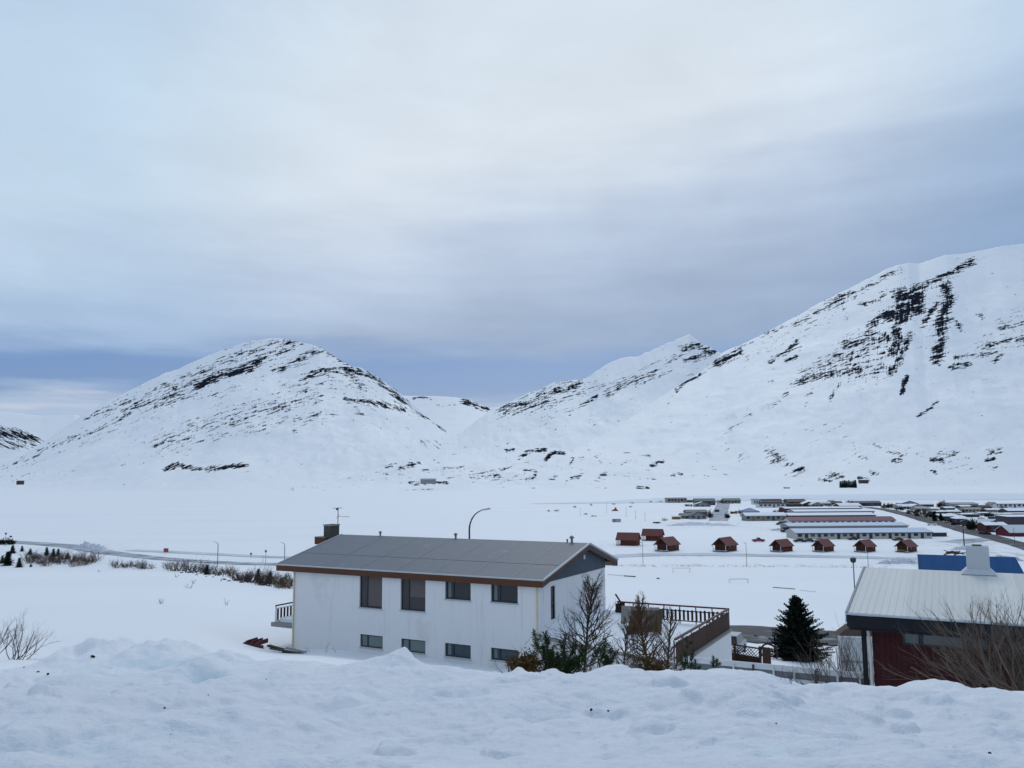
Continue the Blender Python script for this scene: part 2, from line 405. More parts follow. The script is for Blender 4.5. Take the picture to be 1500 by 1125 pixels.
# ---- snow and rock shaders
def snow_material(name, rocky=False, near=False):
    m = bpy.data.materials.new(name); m.use_nodes = True
    m.node_tree.nodes.clear(); t = NT(m.node_tree)
    geo = t.node('ShaderNodeNewGeometry'); P = geo.outputs['Position']
    b = t.node('ShaderNodeBsdfPrincipled')
    b.inputs['Roughness'].default_value = 0.65; b.inputs['Specular IOR Level'].default_value = 0.25
    if rocky: s1 = t.noise(P, 0.004, 5, 0.6)
    else:
        mp = t.node('ShaderNodeMapping'); t.l.new(P, mp.inputs[0]); mp.inputs['Scale'].default_value = (.006, .022, .02); mp.inputs['Rotation'].default_value = (0, 0, .12)
        s1 = t.noise(mp.outputs[0], 1.0, 6, 0.62)
    s2 = t.noise(P, 1.1, 4, 0.6)
    k = t.math('ADD', t.math('MULTIPLY', t.smooth(s1, .3, .72), 0.15), t.math('MULTIPLY', s2, 0.04) if not rocky else 0.02)
    snow = t.mix(k, (.875, .882, .893, 1) if rocky else (.845, .855, .872, 1), (.58, .66, .76, 1))
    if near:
        ap = t.node('ShaderNodeAttribute', attribute_name='bank_shade')  # painted shade: near bank's dimmer tone put into the snow colour
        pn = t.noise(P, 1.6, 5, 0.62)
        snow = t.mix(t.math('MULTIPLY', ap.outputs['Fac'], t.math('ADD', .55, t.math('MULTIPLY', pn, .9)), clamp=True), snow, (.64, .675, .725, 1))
        ai = t.node('ShaderNodeAttribute', attribute_name='ice')
        brk = t.smooth(t.noise(P, 2.3, 5, 0.6), 0.34, 0.66)
        snow = t.mix(t.math('MULTIPLY', t.math('MULTIPLY', ai.outputs['Fac'], .8), brk, clamp=True), snow, (.52, .69, .76, 1))
        # crusted tracks and dusting on the flat
        ad = t.node('ShaderNodeAttribute', attribute_name='dirt')
        dn = t.noise(t.combine(t.node('ShaderNodeSeparateXYZ', i_0=P).outputs[0], t.math('MULTIPLY', t.node('ShaderNodeSeparateXYZ', i_0=P).outputs[1], 0.25)), 0.35, 6, 0.7)
        snow = t.mix(t.math('MULTIPLY', ad.outputs['Fac'], t.smooth(dn, .45, .6), clamp=True), snow, (.30, .29, .29, 1))
        b1 = t.noise(P, 5.0, 6, 0.65)
        b2 = t.noise(P, 45.0, 3, 0.6)
        bp = t.node('ShaderNodeBump'); bp.inputs['Strength'].default_value = 0.6; bp.inputs['Distance'].default_value = 0.08
        t.l.new(t.math('ADD', b1, t.math('MULTIPLY', b2, 0.08)), bp.inputs['Height']); t.l.new(bp.outputs[0], b.inputs['Normal'])
        b.inputs['Subsurface Weight'].default_value = 0.0
    base = snow
    if rocky:
        at_ = t.node('ShaderNodeAttribute', attribute_name='strata'); st = at_.outputs['Vector']
        dn = t.node('ShaderNodeAttribute', attribute_name='dens').outputs['Fac']
        gl = t.node('ShaderNodeAttribute', attribute_name='gully').outputs['Fac']
        sep = t.node('ShaderNodeSeparateXYZ'); t.l.new(st, sep.inputs[0]); S, T = sep.outputs[0], sep.outputs[1]
        v1 = t.combine(t.math('MULTIPLY', S, 1 / 24.0), t.math('MULTIPLY', T, 1 / 3.6))
        v2 = t.combine(t.math('MULTIPLY', S, 1 / 3.2), t.math('MULTIPLY', T, 1 / 14.0))
        v3 = t.combine(t.math('MULTIPLY', S, 1 / 7.0), t.math('MULTIPLY', T, 1 / 1.35))
        n1 = t.noise(v1, 1.0, 5, 0.62, dist=0.25); n2 = t.noise(v2, 1.0, 4, 0.55, dist=0.3); n3 = t.noise(v3, 1.0, 4, 0.65)
        a = t.math('ADD', t.math('MULTIPLY', n1, 0.46), t.math('ADD', t.math('MULTIPLY', n3, 0.42), t.math('MULTIPLY', n2, .12)))
        a = t.math('ADD', t.math('MULTIPLY', a, t.math('SUBTRACT', 1.0, t.math('MULTIPLY', gl, .25))), t.math('MULTIPLY', n2, t.math('MULTIPLY', gl, .25)))
        a = t.math('ADD', 0.5, t.math('MULTIPLY', t.math('SUBTRACT', a, 0.5), 2.3))
        thr = t.math('SUBTRACT', 0.87, t.math('MULTIPLY', dn, 0.53))
        rk = t.smooth(t.math('SUBTRACT', a, thr), -0.01, 0.02)
        rk = t.math('MULTIPLY', rk, t.smooth(dn, 0.03, 0.16))
        rc = t.mix(t.noise(P, 0.03, 3, 0.6), (.006, .009, .016, 1), (.016, .018, .026, 1))
        base = t.mix(rk, snow, rc)
        t.l.new(t.math('MULTIPLY', t.math('SUBTRACT', 1.0, rk), .25), b.inputs['Specular IOR Level'])
        bp = t.node('ShaderNodeBump'); bp.inputs['Strength'].default_value = 0.5; bp.inputs['Distance'].default_value = 6.0
        t.l.new(t.math('ADD', t.math('MULTIPLY', a, .7), t.math('MULTIPLY', rk, -.15)), bp.inputs['Height']); t.l.new(bp.outputs[0], b.inputs['Normal'])
    t.l.new(base, b.inputs['Base Color'])
    o = t.node('ShaderNodeOutputMaterial'); t.l.new(b.outputs[0], o.inputs[0])
    return m
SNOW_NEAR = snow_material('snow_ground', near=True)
SNOW_ROCK = snow_material('snow_and_rock', rocky=True)

# dirt on the flat: pixel strips (row on the valley floor)
def seg_dist(PX, PY, pts):
    d = np.full(PX.shape, 1e9)
    for (x0, y0), (x1, y1) in zip(pts[:-1], pts[1:]):
        L2 = (x1 - x0) ** 2 + (y1 - y0) ** 2
        u = np.clip(((PX - x0) * (x1 - x0) + (PY - y0) * (y1 - y0)) / max(L2, 1e-9), 0, 1)
        d = np.minimum(d, np.hypot(PX - x0 - u * (x1 - x0), PY - y0 - u * (y1 - y0)))
    return d

def build_ground():
    th = np.concatenate([np.linspace(-.68, .68, 900), np.linspace(.68, 2 * math.pi - .68, 92)[1:-1]])
    r = np.concatenate([[0.05], np.geomspace(.6, 2.2, 14), np.geomspace(2.25, 13.5, 330), np.geomspace(13.7, 260, 190), np.geomspace(265, 14000, 70)])
    TH, RR = np.meshgrid(th, r)
    X = RR * np.sin(TH); Y = RR * np.cos(TH); Z = G(X, Y)
    ice = ice_mask(X, Y)
    dirt = np.zeros_like(X)
    # dirty ploughed ground (world positions of places on the flat)
    def patch(px, py, sx, sy, a, z0=0.0):
        nonlocal dirt
        c = plain(px, py, z0)
        dirt = np.maximum(dirt, a * np.exp(-((X - c[0]) / sx) ** 2 - ((Y - c[1]) / sy) ** 2))
    patch(1030, 767, 22, 22, .75); patch(1320, 823, 9, 12, .8); patch(1420, 795, 25, 16, .6); patch(1480, 812, 14, 18, .7); patch(905, 797, 16, 8, .35)
    patch(980, 828, 30, 2, .5); patch(1110, 829, 45, 2, .6); patch(1250, 830, 25, 2, .6); patch(1060, 813, 60, 4, .35); patch(1250, 815, 30, 4, .3)
    patch(120, 803, 14, 14, .55); patch(980, 812, 30, 3, .35); patch(1135, 776, 14, 6, .4)
    return tag(grid_mesh('ground', X, Y, Z, SNOW_NEAR, {'ice': ice, 'dirt': dirt, 'bank_shade': np.exp(-(RR / 12.0) ** 6)}, wrap=True), kind='structure')
build_ground()

def mountain(name, sky, Dc, Db, zb, curve, rocks, bg=0.0, n=420, rows=150, prof=(1.9, .45), A=(30, 5), gul=(), seed=0, wl=260.0, bg0=.08, wf=1.8, af=1.0):
    pxs = np.linspace(sky[0][0], sky[-1][0], n)
    def crv(tab, smooth=3):
        y = np.interp(pxs, [a for a, b in tab], [b for a, b in tab])
        if smooth:
            k = np.exp(-np.linspace(-2, 2, 2 * smooth + 1) ** 2); k /= k.sum(); y = np.convolve(np.pad(y, smooth, mode='edge'), k, mode='valid')
        return y
    sky_y = crv(sky, 1); dc = crv(Dc, 9); db = crv(Db, 9)
    rx, rz_ = rayz(pxs, sky_y)
    zc = EYE + rz_ * dc
    u = np.concatenate([np.linspace(0, 1, rows) ** .9, 1 + np.linspace(.02, .6, 14)])
    UU, II = np.meshgrid(u, np.arange(n), indexing='ij')
    DB, DC, ZC, RX = db[II], dc[II], zc[II], rx[II]
    Yd = DB + (DC - DB) * UU
    Xd = RX * Yd
    ZB = np.full(n, zb, float)[II] if np.isscalar(zb) else crv(zb, 9)[II]
    uc = np.clip(UU, 0, 1)
    p = (1 - prof[1]) * uc ** prof[0] + prof[1] * uc ** 1.3
    Zd = ZB + (ZC - ZB) * p
    bk = np.clip(UU - 1, 0, 1)
    Zd = np.where(UU > 1, ZC - (ZC - ZB) * (bk * 1.6) ** 1.2, Zd)
    env = np.clip((ZC - ZB) / 400.0, 0.02, 1)
    inner = np.sin(np.clip(uc, 0, 1) * math.pi) ** .8
    Zd = Zd + env * inner * A[0] * fbm(Xd / wl + seed, Yd / (wl * 2.2) + seed, 5)
    crest = np.exp(-((UU - 1) / .10) ** 2)
    Zd = Zd + env * crest * A[1] * 1.25 * fbm(Xd / 60.0 + seed, Yd / 900.0 + seed, 6, .68)
    # where each vertex lies seen from the valley road, used to place the outcrops on the surface
    ex = Xd / Yd; ez = (Zd - EYE) / Yd
    d = cp + ez * sp_
    a2 = F * ex / d; b2 = -F * (-sp_ + ez * cp) / d
    PX = 750 + a2 * cr - b2 * sr; PY = 562.5 + a2 * sr + b2 * cr
    dens = bg * np.clip((uc - bg0) * 3.0, 0, 1) * np.clip(fbm(PX / 45 + seed, PY / 18, 3) * .9 + .7, 0, 1.4)
    dens = np.maximum(dens, np.clip(uc * 9 - .3, 0, 1) * (.22 + .9 * min(bg, .16)) * np.clip(fbm(PX / 14 + seed * 3, PY / 5, 3) * 2.2 - .35, 0, 1))
    for pts, wd, a in rocks:
        dd = seg_dist(PX, PY, pts)
        dens = np.maximum(dens, af * a * np.exp(-(dd / (wd * wf)) ** 2))
    gully = np.zeros_like(dens)
    for pts, wd, a in gul:
        gully = np.maximum(gully, a * np.exp(-(seg_dist(PX, PY, pts) / wd) ** 2))
    C = np.interp(PX, [a for a, b in curve], [b for a, b in curve])
    # strata in the mountain's own units: along the slope and height above the bedding line
    o = grid_mesh(name, Xd, Yd, Zd, SNOW_ROCK, {'dens': dens, 'gully': gully}, uv=(PX + 1000 * seed, PY - C))
    return tag(o, kind='structure')

# far left ridges
mountain('mountain', [(-420, 585), (-200, 592), (0, 602), (60, 609), (112, 607), (150, 630), (190, 668)], [(-420, 9500), (190, 9500)], [(-420, 6000), (190, 6000)], 20,
         [(-400, 640), (200, 640)], [], .12, n=200, rows=60, seed=11, wl=700)
mountain('mountain', [(-420, 575), (-200, 598), (-60, 617), (0, 622), (25, 627), (42, 633), (58, 642), (80, 658), (120, 680)], [(-420, 6200), (120, 5600)], [(-420, 4300), (120, 4600)], 10,
         [(-420, 560), (0, 622), (60, 650), (120, 690)], [([(-200, 615), (-60, 630), (0, 633), (25, 638), (52, 645)], 9, .85), ([(-100, 650), (0, 650), (30, 651)], 6, .7)], .2, n=260, rows=80, seed=2, wl=500)
# far valley head
mountain('mountain', [(430, 640), (520, 596), (585, 579), (600, 580), (640, 580), (668, 582), (690, 586), (702, 592), (715, 597), (740, 596), (780, 600), (830, 640)],
         [(430, 12500), (830, 11500)], [(430, 6500), (830, 6500)], 120, [(430, 580), (690, 584), (830, 640)],
         [([(606, 583), (632, 584)], 2.0, .75), ([(640, 594), (668, 593)], 1.5, .6), ([(678, 588), (694, 593), (714, 599)], 4, .85)], .05, n=300, rows=90, prof=(2.2, .25), seed=3, wl=1200)
# shoulder behind the left mountain
mountain('mountain', [(440, 560), (490, 541), (515, 537), (527, 538), (545, 547), (560, 556), (580, 571), (600, 588), (640, 622), (680, 650)], [(440, 6200), (680, 5200)], [(440, 4600), (680, 4300)], 60,
         [(440, 560), (520, 538), (680, 660)], [([(515, 540), (545, 552), (570, 568), (598, 592)], 5, .72)], .1, n=200, rows=80, seed=4, wl=400)
# middle mountain with the sharp peak
mountain('mountain', [(620, 665), (680, 630), (715, 605), (735, 596), (757, 584), (775, 575), (790, 571), (812, 560), (830, 557), (852, 556), (862, 553), (875, 543), (893, 531), (912, 524), (938, 521),
          (955, 513), (975, 503), (990, 498), (1001, 494), (1009, 490), (1016, 495), (1028, 504), (1038, 507), (1050, 514), (1066, 522), (1120, 560), (1200, 600)],
         [(620, 5200), (760, 6200), (1010, 6400), (1200, 6400)], [(620, 4200), (1200, 4300)], 70,
         [(620, 660), (735, 598), (800, 572), (870, 556), (940, 530), (1010, 508), (1060, 498), (1200, 470)],
         [([(735, 601), (770, 590), (800, 578), (845, 563)], 8, .74), ([(770, 598), (800, 588)], 6, .72), ([(740, 608), (780, 600), (805, 590)], 4, .6), ([(800, 600), (840, 580), (870, 566), (905, 562)], 7, .55),
          ([(890, 576), (920, 562), (955, 551)], 5, .74), ([(900, 562), (930, 552), (960, 545)], 5, .62), ([(1000, 512), (1020, 505), (1034, 512)], 5, .8), ([(1004, 528), (1030, 520), (1048, 514)], 4, .85),
          ([(940, 548), (980, 528), (1010, 515)], 9, .50), ([(850, 595), (875, 580)], 3, .7), ([(790, 618), (820, 605), (845, 598)], 8, .42), ([(800, 634), (850, 620)], 3, .45), ([(960, 550), (990, 545)], 5, .52)],
         .24, n=420, rows=140, prof=(1.6, .5), A=(40, 10), seed=5, wl=300)
# left mountain
mountain('mountain', [(-160, 708), (-60, 698), (0, 682), (30, 668), (60, 650), (95, 626), (125, 606), (150, 593), (180, 578), (197, 569), (222, 556), (242, 546), (262, 541), (280, 531), (300, 523), (325, 513), (350, 504), (372, 499), (395, 496), (415, 496), (432, 499),
          (450, 503), (468, 508), (478, 515), (500, 528), (520, 541), (545, 552), (565, 563), (585, 580), (600, 595), (620, 608), (645, 624), (670, 636), (690, 642), (720, 648), (750, 655), (800, 668), (850, 690)],
         [(-160, 3000), (0, 3300), (250, 4000), (415, 4200), (560, 3700), (700, 2900), (850, 2300)], [(-160, 2050), (100, 1900), (350, 1850), (600, 1900), (850, 1900)], -3,
         [(-160, 760), (0, 690), (150, 622), (250, 578), (330, 548), (420, 520), (480, 505), (540, 508), (580, 530), (640, 575), (850, 720)],
         [([(130, 612), (200, 584), (250, 562), (300, 540), (350, 521), (400, 506), (440, 500)], 6, .62), ([(288, 566), (320, 551), (360, 540), (382, 527)], 6, .93), ([(200, 596), (235, 582), (270, 566), (300, 555)], 9, .66),
          ([(180, 602), (240, 590), (300, 572)], 8, .60), ([(55, 662), (110, 641), (150, 626), (190, 606), (215, 598)], 4, .62), ([(120, 650), (160, 632), (200, 612)], 6, .45), ([(345, 545), (380, 528), (420, 510), (432, 505)], 6, .7),
          ([(400, 545), (435, 530), (455, 518), (474, 512)], 6, .70), ([(380, 555), (420, 540)], 5, .55), ([(440, 556), (470, 545), (490, 541), (520, 542), (550, 554), (575, 575), (592, 590)], 5, .80), ([(480, 516), (515, 538), (555, 558), (590, 588), (650, 628)], 4, .70),
          ([(505, 545), (525, 560), (530, 566)], 7, .66), ([(230, 650), (300, 625), (350, 608), (400, 596), (460, 580)], 17, .54), ([(400, 602), (430, 590)], 7, .68), ([(340, 620), (380, 600)], 8, .6), ([(505, 584), (530, 588), (560, 593), (592, 600)], 4, .78), ([(520, 575), (560, 590)], 8, .50),
          ([(420, 570), (500, 555), (530, 570)], 14, .46), ([(290, 645), (400, 622), (440, 612), (490, 606)], 8, .5), ([(430, 632), (455, 616), (465, 608)], 3, .66), ([(520, 598), (530, 608)], 4, .6), ([(225, 655), (240, 648)], 2.5, .8),
          ([(240, 689), (260, 680), (272, 684), (300, 688), (330, 684), (362, 681)], 3.0, .86), ([(0, 700), (60, 694), (110, 690)], 5, .4), ([(20, 680), (55, 668)], 3, .6), ([(570, 684), (600, 680)], 4, .82), ([(180, 668), (260, 660)], 12, .36)],
         .40, n=760, rows=230, prof=(1.75, .42), A=(45, 7), seed=6, wl=240, bg0=.34)
# right mountain
mountain('mountain', [(640, 712), (700, 698), (760, 684), (820, 668), (880, 640), (930, 608), (970, 580), (1010, 555), (1040, 534), (1060, 515), (1080, 507), (1100, 498), (1125, 486), (1150, 472), (1175, 458), (1200, 444), (1225, 432), (1250, 419), (1275, 407), (1300, 394), (1315, 388), (1330, 385),
          (1345, 387), (1365, 380), (1385, 374), (1410, 372), (1440, 367), (1465, 361), (1500, 356), (1560, 345), (1640, 335), (1760, 350), (1900, 420), (2000, 520)],
         [(640, 2300), (800, 2900), (950, 4000), (1100, 4700), (1350, 4500), (1500, 4300), (2000, 3600)], [(640, 1850), (1000, 1800), (1500, 1760), (2000, 1700)], -3,
         [(640, 700), (900, 625), (1000, 560), (1100, 515), (1200, 476), (1300, 440), (1400, 410), (1500, 386), (2000, 300)],
         [([(1425, 383), (1400, 396), (1370, 411), (1350, 420), (1325, 428)], 4.5, .86), ([(1320, 432), (1345, 438), (1330, 452), (1318, 462), (1300, 462)], 10, .98), ([(1320, 450), (1345, 452)], 9, .98), ([(1295, 462), (1275, 476)], 6, .82), ([(1312, 480), (1316, 500), (1308, 515)], 6.5, .92), ([(1334, 490), (1322, 515), (1312, 540), (1300, 545)], 5, .84),
          ([(1385, 420), (1390, 440), (1384, 460), (1376, 480), (1378, 500), (1372, 525)], 8, .92), ([(1395, 465), (1408, 482)], 4, .8), ([(1372, 445), (1362, 460), (1352, 478)], 4, .84), ([(1238, 506), (1270, 500), (1300, 496)], 6, .82), ([(1240, 495), (1275, 488)], 4, .62), ([(1200, 535), (1225, 525), (1262, 512)], 9, .66),
          ([(1160, 562), (1190, 555), (1225, 548), (1260, 540)], 4, .80), ([(1180, 545), (1240, 530)], 8, .62), ([(1255, 536), (1290, 525)], 6, .60), ([(1280, 540), (1312, 535)], 4, .7), ([(1328, 552), (1320, 578)], 3.2, .95), ([(1230, 562), (1216, 585)], 2.5, .8), ([(1190, 570), (1180, 595)], 4, .5), ([(1250, 560), (1290, 555)], 10, .45), ([(1330, 440), (1290, 500), (1230, 545)], 26, .47), ([(1385, 430), (1370, 510)], 14, .5), ([(1440, 510), (1500, 492), (1560, 480)], 16, .50), ([(1470, 470), (1530, 455)], 9, .5), ([(1100, 520), (1160, 490), (1220, 455)], 10, .44),
          ([(1120, 600), (1150, 580), (1160, 567)], 4, .5), ([(1128, 530), (1150, 516), (1168, 500)], 2.6, .84), ([(1152, 528), (1170, 520)], 3, .8), ([(1165, 476), (1200, 455), (1215, 450)], 5, .66), ([(1215, 446), (1235, 436), (1252, 430)], 6, .76), ([(1252, 430), (1280, 415), (1300, 402), (1322, 394)], 4, .66),
          ([(1180, 478), (1220, 462)], 6, .48), ([(1050, 532), (1070, 522), (1085, 515)], 4.5, .95), ([(1080, 510), (1120, 490), (1150, 476)], 3, .6), ([(1012, 556), (1040, 540), (1060, 526)], 3, .7), ([(990, 572), (1010, 555)], 2.5, .8), ([(1120, 484), (1180, 455)], 3, .55),
          ([(1392, 540), (1420, 533)], 4, .86), ([(1400, 524), (1440, 518), (1470, 514)], 4, .66), ([(1450, 505), (1480, 498)], 4.5, .76), ([(1465, 482), (1500, 474)], 4, .72), ([(1490, 500), (1520, 490)], 5, .84), ([(1466, 520), (1456, 530)], 3, .75), ([(1345, 610), (1360, 600), (1374, 588)], 2.2, .85), ([(1430, 460), (1440, 465)], 3, .7),
          ([(1290, 430), (1320, 430)], 3, .6), ([(1265, 445), (1270, 447)], 2.5, .85), ([(1235, 450), (1240, 470)], 3, .6), ([(1190, 630), (1210, 622)], 5, .4), ([(1060, 640), (1100, 605)], 4, .5),
          # lower slope outcrops
          ([(1125, 660), (1140, 668)], 5, .72), ([(1130, 675), (1150, 672)], 3.5, .82), ([(1145, 682), (1160, 678)], 2.5, .75), ([(1165, 691), (1175, 687)], 4.5, .85), ([(1152, 698), (1160, 696)], 3, .7), ([(1212, 696), (1232, 698)], 4, .8), ([(1200, 702), (1220, 705)], 1.8, .7), ([(1258, 700), (1272, 703)], 2.6, .85),
          ([(1302, 662), (1320, 666)], 3, .7), ([(1308, 674), (1320, 674)], 3, .85), ([(1364, 674), (1380, 674)], 2.8, .95), ([(1375, 665), (1400, 662)], 3.5, .65), ([(1385, 670), (1400, 665)], 2.5, .6), ([(1445, 664), (1465, 660)], 3.6, .75), ([(1445, 674), (1456, 672)], 3, .85), ([(1452, 685), (1460, 684)], 2.5, .75), ([(1365, 690), (1372, 692)], 2.5, .75),
          ([(1260, 670), (1270, 672)], 3, .7), ([(1280, 652), (1288, 655)], 1.8, .8), ([(1275, 692), (1285, 692)], 2.5, .8), ([(1110, 718), (1130, 712)], 1.8, .75), ([(1060, 690), (1080, 696)], 1.6, .7), ([(1340, 714), (1360, 715)], 1.2, .7), ([(1402, 716), (1430, 716)], 1.2, .6), ([(1060, 660), (1090, 668)], 5, .42), ([(1200, 640), (1420, 690)], 22, .34),
          ([(980, 695), (1005, 690)], 4, .5)] + [([(x0, y0), ((x0 + x1) / 2, (y0 + y1) / 2 - 1), (x1, y1)], 2.0, .74) for x0, y0, x1, y1 in ((1236, 499, 1300, 487), (1222, 511, 1306, 497), (1212, 522, 1300, 507), (1202, 532, 1296, 517), (1190, 543, 1290, 527), (1178, 552, 1300, 533), (1164, 560, 1266, 544), (1255, 553, 1316, 541), (1365, 412, 1420, 392), (1330, 425, 1372, 412), (1290, 436, 1316, 424), (1258, 446, 1290, 440), (1150, 520, 1176, 506), (1400, 524, 1470, 512))],
         .20, n=820, rows=250, prof=(1.7, .40), A=(42, 6), seed=8, wl=230,
         gul=[([(1330, 440), (1310, 520), (1300, 560)], 40, .8), ([(1385, 440), (1375, 530)], 22, .5), ([(1230, 560), (1290, 560)], 30, .9)])
# moraine mounds at the foot of the valley
mountain('hill', [(430, 712), (500, 700), (560, 684), (600, 672), (650, 662), (700, 656), (735, 654), (770, 657), (800, 655), (830, 659), (860, 664), (900, 662), (940, 664), (1000, 672), (1060, 684), (1130, 700), (1200, 713)],
         [(430, 2000), (700, 2500), (900, 2400), (1200, 2000)], [(430, 1720), (1200, 1660)], -2,
         [(430, 690), (650, 690), (760, 676), (850, 672), (1000, 690), (1200, 700)],
         [([(566, 684), (578, 680)], 4, .85), ([(586, 684), (604, 680)], 4.5, .95), ([(612, 677), (614, 677)], 2.5, .9), ([(638, 678), (642, 678)], 2.5, .9), ([(742, 660), (752, 658)], 3, .9), ([(770, 664), (782, 659), (798, 659)], 4, 1.0), ([(760, 671), (770, 666)], 3, .9), ([(800, 674), (806, 666), (815, 662), (826, 664)], 3.4, 1.1),
          ([(840, 672), (834, 682)], 2, .9), ([(815, 663), (828, 668)], 2, .7), ([(720, 690), (745, 684), (755, 681)], 2.5, .82), ([(690, 700), (715, 698), (735, 693)], 5, .72), ([(745, 702), (760, 696)], 2.5, .8), ([(768, 690), (785, 690), (783, 698), (770, 703)], 4, .85), ([(800, 704), (815, 698)], 2.5, .8), ([(836, 700), (850, 697)], 4, .8),
          ([(878, 698), (886, 694)], 3.5, .9), ([(872, 668), (880, 676)], 3.5, .75), ([(916, 663), (928, 660)], 4, .9), ([(932, 660), (956, 661)], 1.3, .9), ([(955, 681), (970, 676)], 4, .95), ([(984, 696), (998, 695)], 3, .9), ([(908, 682), (918, 676)], 3, .6), ([(600, 709), (625, 706), (655, 708)], 3.5, .88), ([(592, 718), (640, 716)], 1.2, .65),
          ([(650, 700), (700, 694), (740, 688)], 1.4, .75), ([(660, 705), (700, 702)], 3, .55), ([(850, 688), (900, 696), (960, 702)], 1.2, .6), ([(935, 714), (950, 714)], 2.8, 1.0), ([(560, 690), (900, 705)], 16, .40), ([(620, 690), (660, 686)], 4, .6), ([(700, 655), (725, 648)], 2, .7), ([(660, 688), (680, 684)], 2.5, .7)],
         (.30), n=560, rows=110, prof=(1.2, .6), A=(60, 22), seed=9, wl=120, wf=1.3, af=.88)

# ------------------------------------------------------------------ air between here and the mountains
def build_haze():
    m = bpy.data.materials.new('haze'); m.use_nodes = True; m.node_tree.nodes.clear(); t = NT(m.node_tree)
    v = t.node('ShaderNodeVolumePrincipled'); v.inputs['Color'].default_value = (.72, .82, .97, 1); v.inputs['Density'].default_value = HAZE; v.inputs['Anisotropy'].default_value = 0.0
    o = t.node('ShaderNodeOutputMaterial'); t.l.new(v.outputs[0], o.inputs['Volume'])
    ob = MB().box(-15000, 15000, -15000, 15000, -60, 1500).build('haze', m)
    tag(ob, kind='stuff')
HAZE = 3e-6
build_haze()
# ------------------------------------------------------------------ materials
WALLW = mat('white_render', (.74, .725, .725), .85, .06, 3, .05, .2, dirt=((.50, .49, .47), .4, .35), drip=.55)
SIDE = mat('slate_siding', (.075, .09, .115), .7, .15, 6, .3, .2, stripe=(1, .16, .08, .7))
ROOFG = mat('grey_roof', (.125, .145, .175), .6, .12, 2.5, .1, .35, dirt=((.25, .26, .28), .35, .9))
BROWN = mat('brown_board', (.095, .034, .014), .6, .35, 5, .2, .3)
BROWN2 = mat('weathered_brown', (.10, .065, .05), .75, .3, 6, .2, .2)
METAL = mat('pale_metal', (.45, .47, .5), .45, .1, 8, 0, .5)
DARKM = mat('dark_metal', (.035, .038, .042), .5, .2, 8, 0, .4)
GALV = mat('galvanised', (.20, .215, .235), .5, .15, 6, 0, .5, .3)
CONC = mat('concrete', (.27, .265, .25), .9, .25, 4, .3, .1, dirt=((.15, .145, .135), .4, 2))
CONCD = mat('dark_concrete', (.075, .072, .062), .9, .3, 7, .3, .1)
FRAME = mat('dark_frame', (.022, .034, .042), .5, .2, 10, 0, .4)
def glass(name, c, rough=.08, sp=.5):
    return mat(name, c, rough, .25, 1.2, 0, sp)
GL_BR = glass('brown_glass', (.055, .048, .05), .2, .3); GL_BL = glass('blue_glass', (.05, .07, .085)); GL_GR = glass('green_glass', (.16, .20, .20), .15)
GL_DK = glass('dark_glass', (.015, .018, .022), .1)
GL_RB = glass('sky_glass', (.10, .135, .155), .12)
CURT = mat('curtain', (.17, .20, .21), .9, .3, 20, 0, .1)
BLACK = mat('black_void', (.012, .012, .014), .9, .1)
WOODD = mat('dark_stain', (.040, .019, .015), .7, .3, 8, .2, .25)
RAILR = mat('red_brown_rail', (.085, .025, .026), .6, .25, 8, .1, .25)
WHITE = mat('white_paint', (.66, .68, .70), .6, .08, 5, .05, .3)
CREAM = mat('cream_pipe', (.62, .54, .36), .6, .1, 5, 0, .3)
TAN = mat('weathered_board', (.20, .17, .14), .85, .35, 5, .3, .1, stripe=(0, .14, .10, .8))
TAN2 = mat('pale_weathered_board', (.33, .31, .28), .85, .3, 5, .3, .1, stripe=(0, .14, .10, .7))
BARK = mat('grey_bark', (.072, .053, .041), .9, .35, 14, .2, .1)
BARKR = mat('reddish_bark', (.125, .074, .045), .9, .4, 10, .1, .1)
BARKP = mat('purple_grey_bark', (.052, .040, .036), .9, .35, 10, .1, .1)
BARKT = mat('tan_grey_bark', (.150, .118, .098), .9, .35, 10, .1, .1)
DRY = mat('dry_foliage', (.10, .062, .022), .9, .5, 3, 0, .1)
PINE = mat('dark_pine', (.030, .052, .020), .8, .6, 3, 0, .15)
SPRUCE = mat('spruce_needles', (.011, .020, .015), .85, .6, 2, 0, .12)
STONE = mat('dark_stone', (.045, .045, .05), .95, .4, 3, .4, .1)
SNOW = bpy.data.materials['snow_ground']
SNOWR = mat('roof_snow', (.80, .83, .88), .75, .08, .8, .2, .2)

def snap(o, dz=0): o.location.z = gz(o.location.x, o.location.y) + dz

# ------------------------------------------------------------------ the white house
HY = 0.5008
HC = (1.358, 46.0, EYE - 10.9045)
def house_world(u, v, z):
    """house axes: u along the long wall to the left, v to the back, z above its base"""
    ud = (-math.cos(HY), math.sin(HY)); vd = (math.sin(HY), math.cos(HY))
    return (HC[0] + ud[0] * u + vd[0] * v, HC[1] + ud[1] * u + vd[1] * v, HC[2] + z)
def on_front(px, py):
    x, z = rayz(px, py); x = float(x); z = float(z)
    n = (math.sin(HY), math.cos(HY)); k = (n[0] * HC[0] + n[1] * HC[1]) / (n[0] * x + n[1])
    X, Y = x * k, k
    u = -(math.cos(HY) * (X - HC[0])) + math.sin(HY) * (Y - HC[1])
    return u, EYE + z * k - HC[2]

